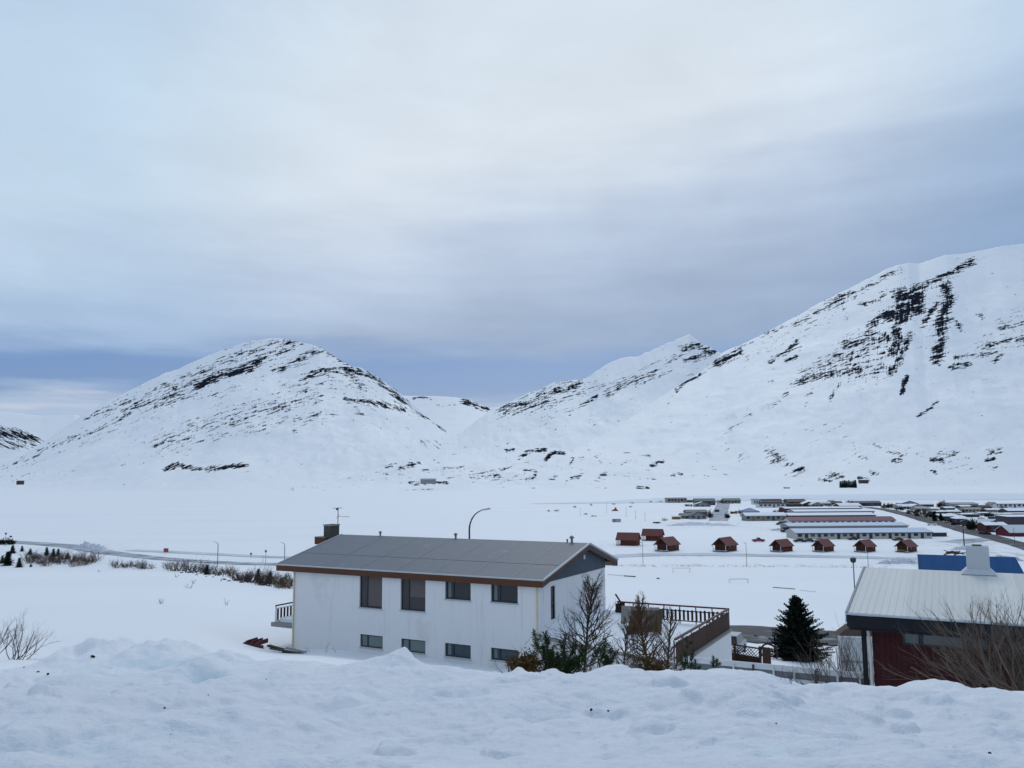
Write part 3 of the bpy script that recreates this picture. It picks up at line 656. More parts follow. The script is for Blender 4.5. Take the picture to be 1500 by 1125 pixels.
def wall_holes(mb, L, z0, z1, holes, y0, y1):
    """wall from x=0..-L (local x runs right, the wall lies at negative x) with openings (x0,x1,z0,z1)"""
    xs = sorted({0.0, -L} | {h[0] for h in holes} | {h[1] for h in holes}); zs = sorted({z0, z1} | {h[2] for h in holes} | {h[3] for h in holes})
    for a, b in zip(xs[:-1], xs[1:]):
        run = None
        for c, d in zip(zs[:-1], zs[1:]):
            mx, mz = (a + b) / 2, (c + d) / 2
            if any(h[0] < mx < h[1] and h[2] < mz < h[3] for h in holes):
                if run: mb.box(a, b, y0, y1, run[0], run[1]); run = None
            else:
                run = (run[0], d) if run else (c, d)
        if run: mb.box(a, b, y0, y1, run[0], run[1])

def window(parent, x0, x1, z0, z1, y, gl, curtain=None, mull=None, out=-1, sill=True, fw=.07, fm=FRAME):
    """window in a wall facing -y at depth y: frame part with pane, curtain sub-parts"""
    f = MB()
    f.box(x0, x0 + fw, y, y + .08, z0, z1); f.box(x1 - fw, x1, y, y + .08, z0, z1)
    f.box(x0 + fw, x1 - fw, y, y + .08, z0, z0 + fw); f.box(x0 + fw, x1 - fw, y, y + .08, z1 - fw, z1)
    if mull is not None:
        m_ = x0 + (x1 - x0) * mull; f.box(m_ - .045, m_ + .045, y - .006, y + .075, z0 + fw, z1 - fw)
    fo = f.build('window', fm, parent)
    MB().box(x0 + fw, x1 - fw, y + .035, y + .05, z0 + fw, z1 - fw).build('pane', gl, fo)
    if curtain:
        a, b = curtain
        MB().box(x0 + (x1 - x0) * a, x0 + (x1 - x0) * b, y + .027, y + .034, z0 + fw + .02, z1 - fw - .02).build('curtain', CURT, fo)
    if sill:
        MB().box(x0 - .05, x1 + .05, y - .17, y - .003, z0 - .06, z0 - .003).build('sill', METAL, fo)
    return fo

def build_house():
    L, W, ZE, ZR = 17.87, 9.6, 5.33, 6.85
    VR = W * .6437; b1, b2, a, a2 = 1.325, .41, .25, 1.25
    h = thing('house', HC, -HY, 'large white two-storey house with grey roof and brown eaves behind the snow bank', 'house')
    sl1 = (ZR - ZE) / (VR + a)
    zr_at = lambda v: (ZE + (v + a) * sl1) if v <= VR else ZR - (v - VR) * .30
    ztop = ZE - .30
    # openings of the front from the photo
    ops = []
    for (xa, ya, xb, yb) in ((527, 838, 559.5, 892), (587, 842, 623, 896), (652, 846, 689.5, 880), (719, 851, 758.5, 884.5)):
        u0, z1 = on_front(xa, ya); u1, z0 = on_front(xb, yb - 1); zb = on_front(xa, yb - (xb - xa) * .075)[1]
        ops.append((-u0, -u1, zb, ztop - .02, 'up'))
    for (xa, ya, xb, yb) in ((527.5, 928.6, 560.5, 951.2), (587.5, 935, 623, 958.2), (651.5, 941.5, 689.5, 965.8), (719, 948.5, 759.5, 971)):
        u0, z1 = on_front(xa, ya); u1, z0 = on_front(xb, yb)
        ops.append((-u0, -u1, on_front(xb, yb)[1], on_front(xa, ya)[1], 'low'))
    m = MB()
    wall_holes(m, L, -1.8, ztop, [o[:4] for o in ops], 0, .25)
    m.box(-L, -L + .25, .25, W - .25, -1.8, ztop); m.box(-L, 0, W - .25, W, -1.8, ztop)
    # right gable wall with one tall window, white part up to the siding line
    gv = (1.55, 2.15); gz_ = (2.9, 4.75)
    for v0, v1, z0, z1 in ((.25, gv[0], -1.8, ztop), (gv[0], gv[1], -1.8, gz_[0]), (gv[0], gv[1], gz_[1], ztop), (gv[1], W - .25, -1.8, ztop)):
        m.box(-.25, 0, v0, v1, z0, z1)
    m.build('wall', WALLW, h)
    # dark interior and floors seen through nothing: panes are opaque
    gsid = MB().extr([(.02, ztop + .003), (W + .01, ztop + .003), (W + .01, zr_at(W) - .2), (VR, ZR - .2), (.02, zr_at(0) - .2)], -.24, .035).build('gable_siding', SIDE, h)
    MB().extr([(.02, ztop + .003), (W + .01, ztop + .003), (W + .01, zr_at(W) - .2), (VR, ZR - .2), (.02, zr_at(0) - .2)], -L, -L + .24).build('gable_siding', SIDE, h)
    # roof: two slopes as one folded sheet
    t = .14
    prof = [(-a, ZE), (VR, ZR), (W + a2, zr_at(W + a2)), (W + a2, zr_at(W + a2) - t), (VR, ZR - t), (-a, ZE - t)]
    r = MB().extr(prof, -L - b1, b2).build('roof', ROOFG, h)
    MB().box(-L - b1 - .01, b2 + .01, -a - .05, -a + .02, ZE - .06, ZE + .012).build('gutter', METAL, r)
    v = MB()
    for x in (b2 + .002, -L - b1 - .062):
        v = MB().extr([(-a, ZE + .04), (VR, ZR + .04), (W + a2, zr_at(W + a2) + .04), (W + a2, zr_at(W + a2) - .06), (VR, ZR - .06), (-a, ZE - .06)], x, x + .06)
        v.build('verge_trim', METAL, r)
    seam = MB()
    for x in (-1.6, -4.2, -6.8, -9.6, -12.3, -15.2):
        for k0, k1 in ((-a + .05, VR - .15),):
            seam.bar((x, k0, zr_at(k0) + .008), (x, k1, zr_at(k1) + .008), .035, .012)
    seam.bar((-L - b1 + .1, 2.1, zr_at(2.1) + .008), (b2 - .1, 2.1, zr_at(2.1) + .008), .03, .012)
    seam.build('roof_seam', GALV, r)
    f = MB()
    f.box(-L - b1, b2, -a - .035, -a - .002, ZE - .42, ZE - .065)
    f.build('fascia', BROWN, h)
    f = MB().extr([(-a, ZE - .07), (VR, ZR - .07), (W + a2, zr_at(W + a2) - .07), (W + a2, zr_at(W + a2) - .36), (VR, ZR - .40), (-a, ZE - .42)], b2 - .05, b2 - .002)
    f.extr([(-a, ZE - .07), (VR, ZR - .07), (W + a2, zr_at(W + a2) - .07), (W + a2, zr_at(W + a2) - .36), (VR, ZR - .40), (-a, ZE - .42)], -L - b1 + .002, -L - b1 + .05)
    f.box(-L - b1, b2, W + a2 - .04, W + a2 - .003, zr_at(W + a2) - .40, zr_at(W + a2) - .15)
    f.build('bargeboard', BROWN2, h)
    MB().box(-L - b1 + .06, b2 - .06, -a + .003, -.004, ZE - .34, ZE - .30).build('soffit', SIDE, h)
    MB().extr([(W + .01, zr_at(W) - .42), (W + a2 - .05, zr_at(W + a2) - .42), (W + a2 - .05, zr_at(W + a2) - .37), (W + .01, zr_at(W) - .37)], -L - b1 + .06, b2 - .06).build('soffit', BROWN2, h)
    # windows
    gls = {'up': [GL_BR, GL_BR, GL_DK, GL_DK], 'low': [GL_GR, GL_GR, GL_BL, GL_BL]}
    for k, o in enumerate(ops):
        q = k % 4
        fo = window(h, o[0], o[1], o[2], o[3], .10, gls[o[4]][q], (.09, .2) if o[4] == 'low' or q > 1 else None, .30)
        if o[4] == 'up' and q < 2:   # roller blind pulled part way
            zz = o[2] + (o[3] - o[2]) * (.06 if q == 0 else .40)
            MB().box(o[0] + (o[1] - o[0]) * .35, o[1] - .09, .118, .133, zz, o[3] - .09).build('blind', mat('blind', (.13, .11, .105), .9, .1), fo)
    fr = MB(); x = -.13
    fr.box(x, x + .08, gv[0], gv[0] + .06, *gz_); fr.box(x, x + .08, gv[1] - .06, gv[1], *gz_); fr.box(x, x + .08, gv[0] + .06, gv[1] - .06, gz_[0], gz_[0] + .06)
    fr.box(x, x + .08, gv[0] + .06, gv[1] - .06, gz_[1] - .06, gz_[1]); fr.box(x, x + .08, gv[0] + .06, gv[1] - .06, 3.75, 3.82)
    fo = fr.build('window', FRAME, h)
    MB().box(x + .02, x + .035, gv[0] + .06, gv[1] - .06, gz_[0] + .06, 3.75).build('pane', GL_DK, fo)
    MB().box(x + .02, x + .035, gv[0] + .06, gv[1] - .06, 3.82, gz_[1] - .06).build('pane', GL_BR, fo)
    # pipes
    MB().tube([(-.06, -.07, ZE - .4), (-.06, -.07, -1.0)], .045, 8).build('downpipe', CREAM, h)
    MB().tube([(-L + .05, -.07, ZE - .4), (-L + .05, -.07, -1.0)], .045, 8).build('downpipe', CREAM, h)
    # chimney on the back slope near the left gable, with a small raised piece of roof beside it
    def on_line(px, v):      # u of a column on the line at depth v
        best = None
        for u in np.linspace(-2, 22, 2401):
            X, Y, Z = house_world(u, v, 0); d = abs(X / Y - float(rayz(px, 790)[0]))
            if best is None or d < best[0]: best = (d, u)
        return best[1]
    vc = VR + .9
    u0, u1 = on_line(474.5, vc - .4), on_line(495.5, vc + .2)
    zt = ZR + .66
    ch = MB().box(-u0 + .1, -u1 - .05, vc - .55, vc + .35, ZR - .8, zt).build('chimney', CONCD, h)
    cb = MB(); cb.box(-u0 + .06, -u1 - .01, vc - .59, vc + .39, zt - .10, zt - .003); cb.build('chimney_cap', CONC, ch)
    hx = -u0 - .55
    MB().extr([(VR + .1, ZR - .30), (VR + 2.0, ZR - .36), (VR + 2.0, ZR - .80), (VR + .1, ZR - .80)], hx, -u0 + .5).build('back_roof_hood', BROWN, h)
    MB().box(hx - .02, -u0 + .5, VR + .08, VR + 2.02, ZR - .297, ZR - .24).build('hood_roof', ROOFG, h)
    # roof vents on the ridge
    for px, s in ((557, .9), (667.5, 1.0), (831, .55), (837.5, 1.15)):
        u = on_line(px, VR + .12)
        vb = MB().tube([(-u, VR + .12, ZR - .15), (-u, VR + .12, ZR + .22 * s)], .05 * s + .02, 8)
        vb.tube([(-u, VR + .12, ZR + .20 * s), (-u, VR + .12, ZR + .26 * s), (-u, VR + .12, ZR + .36 * s)], [.09 * s, .15 * s, .04], 10)
        vb.build('roof_vent', GALV, h)
    lb = MB().box(.045, .13, VR - .12, VR + .0, ZR - .98, ZR - .72); lb.build('gable_lamp', WHITE, h)
    # step up on the left: balcony with slab and railing is a part of the house
    X0, V0 = -L - 1.80, .2
    bl = MB().box(X0 - .25, -L - .003, V0 - .1, 5.6, 1.22, 1.48).build('balcony_slab', CONC, h)
    MB().box(X0 + .15, -L - .08, V0 + .3, 5.4, 1.483, 1.75).build('balcony_snow', SNOWR, bl)
    MB().box(X0, X0 + .08, V0, 5.5, 2.52, 2.60).build('balcony_rail', RAILR, h)
    pk = MB()
    for k in range(17): pk.box(X0 + .03, X0 + .05, V0 + .14 + k * .30, V0 + .30 + k * .30, 1.60, 2.40)
    pk.build('balcony_pickets', WOODD, h)
    wr = MB()
    for y in (V0, V0 + 2.6, 5.4): wr.box(X0, X0 + .07, y, y + .07, 1.48, 2.518)
    for z in (1.56, 2.34): wr.box(X0 + .052, X0 + .07, V0 + .08, 5.4, z, z + .06)
    wr.build('balcony_posts', WHITE, h)
    return on_line, VR, ZR
on_line, H_VR, H_ZR = build_house()

def build_antenna():
    u = on_line(494.6, H_VR + 1.15)
    X, Y, Z = house_world(u, H_VR + 1.15, H_ZR - .05)
    a = thing('tv_antenna', (X, Y, Z), -HY, 'thin rooftop aerial with crossbars standing at the chimney of the white house', 'antenna')
    MB().tube([(0, 0, -.3), (0, 0, 1.95)], .028, 6).build('mast', DARKM, a)
    b = MB().tube([(-.35, -.1, 1.88), (.22, .1, 1.90)], .018, 5)
    for k in range(5): b.tube([(-.35 + k * .13, -.32 + k * .05, 1.89), (-.35 + k * .13, .16 + k * .05, 1.89)], .010, 4)
    b.box(-.16, -.02, -.05, .05, 1.74, 1.87)
    b.build('upper_elements', DARKM, a)
    c = MB().tube([(0, 0, 1.28), (.85, .2, 1.24)], .014, 5)
    for k in range(5): c.tube([(.05 + k * .19, -.18 + k * .04, 1.27), (.05 + k * .19, .24 + k * .04, 1.26)], .008, 4)
    c.tube([(0, -.12, 1.15), (0, .12, 1.40)], .016, 4)
    c.build('lower_elements', GALV, a)
build_antenna()

# ------------------------------------------------------------------ terrace on the right of the house
TF = EYE - 8.75
def world_on_level(px, py, z):
    x, zz = rayz(px, py); k = (z - EYE) / float(zz)
    return np.array([float(x) * k, k, z])
T_FR = world_on_level(1066.7, 891, TF + 1.15); T_NR = world_on_level(989.5, 935, TF + 1.15)
T_BL = world_on_level(905, 880.5, TF + 1.15)
T_NL = np.array(house_world(0, .6, 0)); T_BL2 = np.array(house_world(0, 8.6, 0))
def build_terrace():
    z0 = HC[2] - 3.5
    cen = (T_FR + T_NR) / 2
    t = thing('terrace', (float(cen[0]), float(cen[1]), TF), 0, 'raised snow-covered terrace with pale retaining walls beside the white house', 'terrace')
    def rel(p, z): return (p[0] - cen[0], p[1] - cen[1], z - TF)
    pts = [T_NR, T_FR, T_BL, T_BL2 + (T_BL2 - T_NL) * 0 + np.array([.02, 0, 0]), T_NL + np.array([.02, 0, 0])]
    wl = MB()
    for A, B in zip(pts[:3], pts[1:3]): wl.bar((A[0] - cen[0], A[1] - cen[1], (TF - .13 + z0) / 2 - TF), (B[0] - cen[0], B[1] - cen[1], (TF - .13 + z0) / 2 - TF), .22, TF - .13 - z0)
    A, B = T_NR, T_NL
    wl.bar((A[0] - cen[0], A[1] - cen[1], (TF - .13 + z0) / 2 - TF), (B[0] - cen[0], B[1] - cen[1], (TF - .13 + z0) / 2 - TF), .22, TF - .13 - z0)
    wl.build('retaining_wall', WALLW, t)
    cp_ = MB()
    for A, B in ((T_NR, T_FR), (T_FR, T_BL), (T_NR, T_NL)): cp_.bar((A[0] - cen[0], A[1] - cen[1], -.066), (B[0] - cen[0], B[1] - cen[1], -.066), .34, .12)
    cp_.build('coping', CONC, t)
    # drifted snow cover: small grid between the walls
    n = 26; V = []; Fc = []
    a, b, c, d = T_NL, T_NR, T_FR, np.array([T_BL[0], T_BL[1], 0])
    d2 = T_BL2
    for i in range(n + 1):
        for j in range(n + 1):
            s, r = i / n, j / n
            p = (a * (1 - s) + b * s) * (1 - r) + (d2 * (1 - s) + c * s) * r
            edge = min(s, 1 - s, r, 1 - r)
            z = .02 + .10 * min(1, edge * 8) + .10 * float(fbm(np.array([p[0] * .6]), np.array([p[1] * .6]), 3)[0]) + .45 * math.exp(-s * 5) * min(1, r * 6) + .25 * min(1, r * 5) * math.exp(-((s - .25) / .2) ** 2 - ((r - .7) / .25) ** 2)
            V.append((p[0] - cen[0], p[1] - cen[1], z))
    for i in range(n):
        for j in range(n):
            k = i * (n + 1) + j; Fc.append((k, k + n + 1, k + n + 2, k + 1))
    mb = MB(); mb.add(V, Fc); s = mb.build('snow_cover', SNOWR, t, smooth=True, fix=False)
build_terrace()

def picket_fence(name, A, B, label, n, zt, hgt, dark, bw, top=.13, lower=.02, skip=None, posts=7, pmat=None):
    L = float(np.hypot(B[0] - A[0], B[1] - A[1])); ang = math.atan2(B[1] - A[1], B[0] - A[0])
    t = thing(name, (float(A[0]), float(A[1]), TF), ang, label, 'fence')
    MB().box(-.05, L + .05, -.06, .06, hgt - .08, hgt).build('top_rail', RAILR, t)
    rr = MB()
    for z in (.22, hgt - .36): rr.box(0, L, .012, .05, z, z + .06)
    rr.build('rail', dark, t)
    p = MB(); rg = random.Random(3)
    for k in range(n):
        x = (k + .5) * L / n
        h_ = hgt - top - .05 - rg.random() * .05
        p.box(x - bw / 2, x + bw / 2, -.02, .008, lower, h_)
        p.add([(x - bw / 2, -.02, h_), (x + bw / 2, -.02, h_), (x + bw / 2, .008, h_), (x - bw / 2, .008, h_), (x - bw / 2 * .2, -.02, h_ + .04), (x - bw / 2 * .2, .008, h_ + .04)],
              [(0, 1, 4), (3, 5, 2), (1, 2, 5, 4), (0, 4, 5, 3)])
    p.build('pickets', pmat or dark, t)
    for k in range(posts + 1):
        x = k * L / posts
        MB().box(x - .03, x + .03, .055, .11, -.35, hgt - .083).build('post', GALV, t)
    return t
picket_fence('picket_fence', T_BL, T_FR, 'dark picket fence with gaps along the far edge of the snowy terrace', 27, 0, 1.15, WOODD, .125, top=.20, lower=.30)
picket_fence('picket_fence', T_NR, T_FR, 'dense brown board fence running down the right edge of the terrace', 52, 0, 1.15, BROWN2, .155, top=.16, lower=-.12, pmat=mat('brown_pickets', (.085, .048, .036), .75, .45, 7, .2, .2, stripe=(0, .2057, .22, .8)))
# leaning dark board at the house end of the fence
def leaning_gate():
    A = T_BL; o = thing('gate', (float(A[0]) - .1, float(A[1]) - .25, TF), HY * -1 + 1.2, 'dark gate leaf standing askew at the house end of the terrace fence', 'gate')
    g = MB()
    for k in range(5): g.box(-.1 + k * .17, .03 + k * .17, -.02, .02, -.05, 1.05)
    g.build('gate_boards', WOODD, o)
    MB().bar((-.15, -.05, 1.62), (.62, -.05, .72), .05, .09).build('brace', WOODD, o)
leaning_gate()
def terrace_things():
    # weathered wind screen of upright boards
    o0 = world_on_level(946, 930, TF + .1)
    t = thing('wind_screen', (float(o0[0]), float(o0[1]), TF + .1), 0, 'three-sided screen of weathered tan boards standing in the terrace snow', 'screen')
    dY = float(o0[1])
    def quad(name, m, cs, th=.06):
        # cs: four (px, py, dY) corners, bottom-left, bottom-right, top-right, top-left, each at its own distance
        P = [np.array(at(px, py, dY + d)) - np.array([o0[0], o0[1], TF + .1]) for px, py, d in cs]
        Q = [p + np.array([0, th, 0]) for p in P]
        MB().add([tuple(p) for p in P + Q], [(0, 1, 2, 3), (7, 6, 5, 4), (0, 4, 5, 1), (1, 5, 6, 2), (2, 6, 7, 3), (3, 7, 4, 0)]).build(name, m, t)
    TB = mat('brown_old_board', (.135, .095, .065), .85, .35, 5, .3, .1, stripe=(0, .13, .10, .8))
    quad('left_wing', TB, [(916, 934, -.3), (939, 931, .25), (942, 893.5, .25), (926, 894.5, -.3)])
    quad('back_boards', TAN, [(939.3, 935, .30), (961, 935, .42), (962, 893, .42), (942.3, 893.5, .30)])
    quad('right_wing', TB, [(960, 936, .35), (968, 937, -.5), (971.5, 891.5, -.5), (961.5, 893, .35)])
    quad('rear_boards', TAN2, [(909.5, 914, 1.5), (930, 912, 2.2), (930, 888.5, 2.2), (910.5, 887.5, 1.5)])
    quad('cross_board', TAN2, [(922, 894.5, -.42), (966, 893.8, -.15), (966, 889.8, -.15), (922, 890.5, -.42)], .03)
    # steps and blocks by the house wall
    p = world_on_level(893, 908, TF + .1)
    q = thing('garden_steps', (float(p[0]), float(p[1]), TF - .1), -HY, 'dark stone steps half buried in snow behind the house corner', 'steps')
    for k in range(4):
        MB().box(-.62 + k * .22, .66, -.25 + k * .34, .09 + k * .34 - .004, -.1, .17 + k * .17).build('step', CONCD if k != 3 else CONC, q)
    p = world_on_level(823, 931, HC[2] + 1.3)
    q = thing('garden_bench', (float(p[0]), float(p[1]), HC[2] + 1.15), -HY + .1, 'dark low bench with snow on it against the gable wall', 'bench')
    MB().box(-.65, .75, -.25, .25, .33, .43).build('seat', CONCD, q)
    MB().box(-.60, -.45, -.2, .2, -.3, .327).build('leg', CONCD, q); MB().box(.5, .65, -.2, .2, -.3, .327).build('leg', CONCD, q)
    MB().box(-.5, .35, -.2, .22, .433, .52).build('snow_cap', SNOWR, q)
terrace_things()

# ------------------------------------------------------------------ red house on the right
RB = None
def build_red_house():
    yaw = math.atan2(640.0, 1200.0)
    Y0 = 25.0
    ex, ey, ez = at(1242, 897, Y0)          # left front eave corner
    # local axes: x along the eave to the right (towards the viewer), y to the back
    h = thing('red_house', (ex, ey, ez - 3.4), -yaw, 'dark red boarded house with pale ribbed metal roof at the right', 'house')
    def loc(px, py, yl):   # local x, z on plane y = yl
        x, z = rayz(px, py); x = float(x); z = float(z)
        c, s = math.cos(-yaw), math.sin(-yaw)
        # world = e + x*(c,s) + y*(-s,c) ; solve plane normal (-s,c)
        k = (yl + (-s * ex + c * ey)) / (-s * x + c)
        X, Y = x * k - ex, k - ey
        return X * c + Y * s, EYE + z * k - (ez - 3.4)
    EZ = 3.4; RW = 6.0
    zr = loc(1270, 831, RW)[1]; rise = zr - EZ
    Lr = 16.0
    fr = .55
    xw = loc(1262, 960, fr)[0]
    zat = lambda v: EZ + rise * v / RW if v < RW else EZ + rise * (2 * RW - v) / RW
    r = MB().extr([(0, EZ), (RW, zr), (2 * RW, EZ), (2 * RW, EZ - .07), (RW, zr - .07), (0, EZ - .07)], 0, Lr)
    PALE = mat('pale_metal_roof', (.60, .605, .585), .6, .08, 1.5, .1, .25, stripe=(0, .76, .03, .06), dirt=((.62, .64, .66), .35, .6))
    rf = r.build('roof', PALE, h)
    rib = MB(); 
    for k in range(int(Lr / .19)):
        x = .1 + k * .19
        rib.bar((x, .0, EZ + .006), (x, RW - .1, zr - rise * .1 / RW + .004), .03, .010)
    rib.build('roof_ribs', PALE, rf)
    vt = MB().extr([(-.02, EZ + .03), (RW, zr + .03), (2 * RW, EZ + .03), (2 * RW, EZ - .28), (RW, zr - .28), (-.02, EZ - .28)], -.07, -.003)
    vt.build('verge_trim', mat('blue_grey_trim', (.22, .25, .30), .6, .1), rf)
    MB().box(-.05, Lr, -.07, -.004, EZ - .055, EZ - .01).build('gutter', mat('pale_blue_trim', (.42, .48, .54), .5, .1), rf)
    MB().box(-.04, Lr, -.03, .02, EZ - .42, EZ - .075).build('fascia', mat('black_fascia', (.006, .008, .012), .7, .3), h)
    MB().box(.02, Lr, .025, fr + 1.5, EZ - .50, EZ - .44).build('soffit', mat('black_fascia', (.006, .008, .012)), h)
    RED = mat('dark_red_boards', (.050, .0115, .0125), .75, .35, 5, .4, .2, stripe=(0, .15, .07, .85), dirt=((.022, .009, .009), .6, 1.3))
    xc = loc(1279, 960, fr + .1)[0]
    wx0, wz0 = loc(1322, 944.5, fr + .12); wz1 = loc(1322, 921, fr + .12)[1]
    wx1 = loc(1447, 940, fr + .12)[0]
    m = MB()
    def seg(x0, x1, z0, z1): m.box(x0, x1, fr + .1, fr + .3, z0, z1)
    seg(xc, wx0, -2.2, EZ - .505); seg(wx0, wx1, -2.2, wz0); seg(wx0, wx1, wz1, EZ - .505); seg(wx1, Lr - .4, -2.2, EZ - .505)
    m.box(xc, xc + .2, fr + .3, 2 * RW - .4, -2.2, EZ - .51); m.box(Lr - .6, Lr - .4, fr + .3, 2 * RW - .4, -2.2, EZ - .51); m.box(xc, Lr - .4, 2 * RW - .6, 2 * RW - .4, -2.2, EZ - .51)
    m.build('wall', RED, h)
    gb = MB().extr([(fr + .12, EZ - .50), (2 * RW - .42, EZ - .50), (RW, zr - .2)], xc + .01, xc + .19).build('gable_siding', RED, h)
    # strip window with mullions
    wf = MB(); y = fr + .16
    mx = [0, loc(1349, 940, fr + .12)[0] - wx0, loc(1420, 940, fr + .12)[0] - wx0, wx1 - wx0]
    for q in mx: wf.box(wx0 + min(max(q - .035, 0), mx[-1] - .07), wx0 + min(max(q + .035, .07), mx[-1]), y - .02, y + .1, wz0, wz1)
    for a, b in zip(mx[:-1], mx[1:]):
        A = wx0 + (a + .035 if a else .07); B = wx0 + (b - .035 if b != mx[-1] else b - .07)
        wf.box(A, B, y - .02, y + .1, wz0, wz0 + .04); wf.box(A, B, y - .02, y + .1, wz1 - .06, wz1)
    fo = wf.build('window', FRAME, h)
    for a, b, g in zip(mx[:-1], mx[1:], (GL_RB, GL_RB, GL_BL)):
        MB().box(wx0 + a + .06, wx0 + b - .06, y + .03, y + .045, wz0 + .05, wz1 - .05).build('pane', g, fo)
    # dark post and pale corner pipe
    xp = loc(1264.5, 960, fr)[0]
    MB().box(xp - .03, xp + .10, fr + .05, fr + .2, .9, EZ - .503).build('dark_post', mat('black_fascia', (.006, .008, .012)), h)
    xq = loc(1273.5, 960, fr)[0]; x2 = loc(1279.5, 1005, fr)[0]
    MB().tube([(xq, fr + .01, EZ - .55), (xq + .03, fr + .01, EZ - 1.1), ((xq + x2) / 2, fr + .01, .9), (x2, fr + .01, -1.9)], .045, 8).build('downpipe', mat('pale_pipe', (.55, .54, .50), .6, .3, 9), h)
    # chimney: pale rendered block on the ridge with flashing
    cx0 = loc(1415.5, 820, RW)[0]; cx1 = loc(1449, 820, RW)[0]; ct = loc(1432, 799.5, RW)[1]
    PCH = mat('pale_chimney', (.50, .53, .56), .8, .06, 3, .05, .2)
    c = MB().box(cx0, cx1, RW - .35, RW + .45, zr - .4, ct).build('chimney', PCH, h)
    MB().box(cx0 + .2, cx1 - .2, RW - .2, RW + .3, ct + .002, ct + .035).build('chimney_flue', DARKM, c)
    MB().add([(cx0 - .18, RW - .55, zr - .045), (cx1 + .18, RW - .55, zr - .045), (cx1 + .18, RW + .6, zr - .045), (cx0 - .18, RW + .6, zr - .045), (cx0 - .01, RW - .37, zr + .13), (cx1 + .01, RW - .37, zr + .13), (cx1 + .01, RW + .47, zr + .13), (cx0 - .01, RW + .47, zr + .13)],
             [(0, 3, 2, 1), (0, 1, 5, 4), (1, 2, 6, 5), (2, 3, 7, 6), (3, 0, 4, 7), (4, 5, 6, 7)]).build('flashing', PCH, c)
build_red_house()
# ------------------------------------------------------------------ plants
def nrm(v): return v / max(np.linalg.norm(v), 1e-9)
def grow(mb, p, d, L, r, lev, rg, up=.15, spread=.7, nb=(3, 6), sides=(6, 5, 4, 3, 3), wig=.12, ratio=.58, start=.3, tip=.35):
    n = 5 if lev > 0 else 3
    pts = [np.array(p, float)]; d = nrm(np.array(d, float)); ds = [d]
    for k in range(n):
        d = nrm(d + rg.normal(0, wig, 3) + np.array([0, 0, up]) / n)
        pts.append(pts[-1] + d * L / n); ds.append(d)
    rad = np.linspace(r, r * tip, n + 1)
    mb.tube(pts, rad, sides[min(len(sides) - 1, max(0, 4 - lev))], cap=False)
    if lev <= 0: return
    m = rg.randint(nb[0], nb[1] + 1)
    for k in range(m):
        f = start + (1 - start) * (k + rg.rand() * .9) / m
        i = min(int(f * n), n - 1); g = f * n - i
        q = pts[i] * (1 - g) + pts[i + 1] * g
        ax = nrm(np.cross(ds[i], rg.normal(0, 1, 3)))
        a = spread * (.7 + .6 * rg.rand())
        dd = nrm(ds[i] * math.cos(a) + ax * math.sin(a))
        grow(mb, q, dd, L * ratio * (1.15 - .45 * f) * (.75 + .5 * rg.rand()), max(rad[i] * .62, r * .18), lev - 1, rg, up, spread, nb, sides, wig, ratio, start, tip)

def bare_tree(name, loc, h, label, seed, m=None, cat='tree', lean=(0, 0), branches=16, lev=2, twig=.006, wide=.42, group=None, b0=.18, cone=True, nb=(3, 5)):
    rg = np.random.RandomState(seed); m = m or BARK
    t = thing(name, loc, 0, label, cat, group)
    n = 9; P = [np.array([0, 0, -.4])]; d = np.array([lean[0], lean[1], 1.0])
    for k in range(n):
        d = nrm(d + np.append(rg.normal(0, .05, 2), .08)); P.append(P[-1] + d * (h + .4) / n)
    P = np.array(P); R = np.linspace(h * .017, twig, n + 1)
    MB().tube(P, R, 8).build('trunk', m, t, smooth=True)
    b = MB()
    for k in range(branches):
        f = b0 + (1 - b0) * (k + rg.rand() * .7) / branches
        i = min(int(f * n), n - 1); g = f * n - i; q = P[i] * (1 - g) + P[i + 1] * g
        az = rg.rand() * 6.28 if not cone else k * 2.4 + rg.rand()
        el = .15 + .75 * f + .2 * rg.rand()
        dd = np.array([math.cos(az) * math.cos(el), math.sin(az) * math.cos(el), math.sin(el)])
        Lb = h * wide * (1.08 - .75 * f) * (.75 + .5 * rg.rand())
        grow(b, q, dd, Lb, max(R[i] * .5, twig * 1.2), lev, rg, up=.35, spread=.65, nb=nb, ratio=.5, tip=.4, wig=.13)
    b.build('branches', m, t, smooth=True, fix=False)
    return t

def shrub(name, loc, h, label, seed, m=None, stems=7, lev=2, spread=.55, r=.012, cat='bush', group=None, lean=(0, 0), up=.25, base=.12, nb=(3, 5), ratio=.55, sp=.6, wig=.13):
    rg = np.random.RandomState(seed)
    mb = MB()
    for k in range(stems):
        az = rg.rand() * 6.28; el = 1.35 - spread * (0.2 + rg.rand())
        d = np.array([math.cos(az) * math.cos(el) + lean[0], math.sin(az) * math.cos(el) * .8 + lean[1], math.sin(el)])
        p = np.array([rg.normal(0, base), rg.normal(0, base), -.15])
        grow(mb, p, d, h * (.75 + .35 * rg.rand()), r, lev, rg, up=up, spread=sp, nb=nb, ratio=ratio, wig=wig)
    o = mb.build(name, m or BARK, None, loc, smooth=True, fix=False)
    return tag(o, label, cat, group)

def leaf_faces(mb, c, n, rg, rad, size, elong=2.0, up=.2):
    for _ in range(n):
        p = c + rg.normal(0, 1, 3) * rad
        a = nrm(rg.normal(0, 1, 3) + np.array([0, 0, up])); b = nrm(np.cross(a, rg.normal(0, 1, 3)))
        s = size * (.6 + .8 * rg.rand())
        mb.add([p - b * s * .5, p + a * s * elong * .5 - b * .12 * s, p + a * s * elong, p + a * s * elong * .5 + b * s * .5], [(0, 1, 2, 3)])

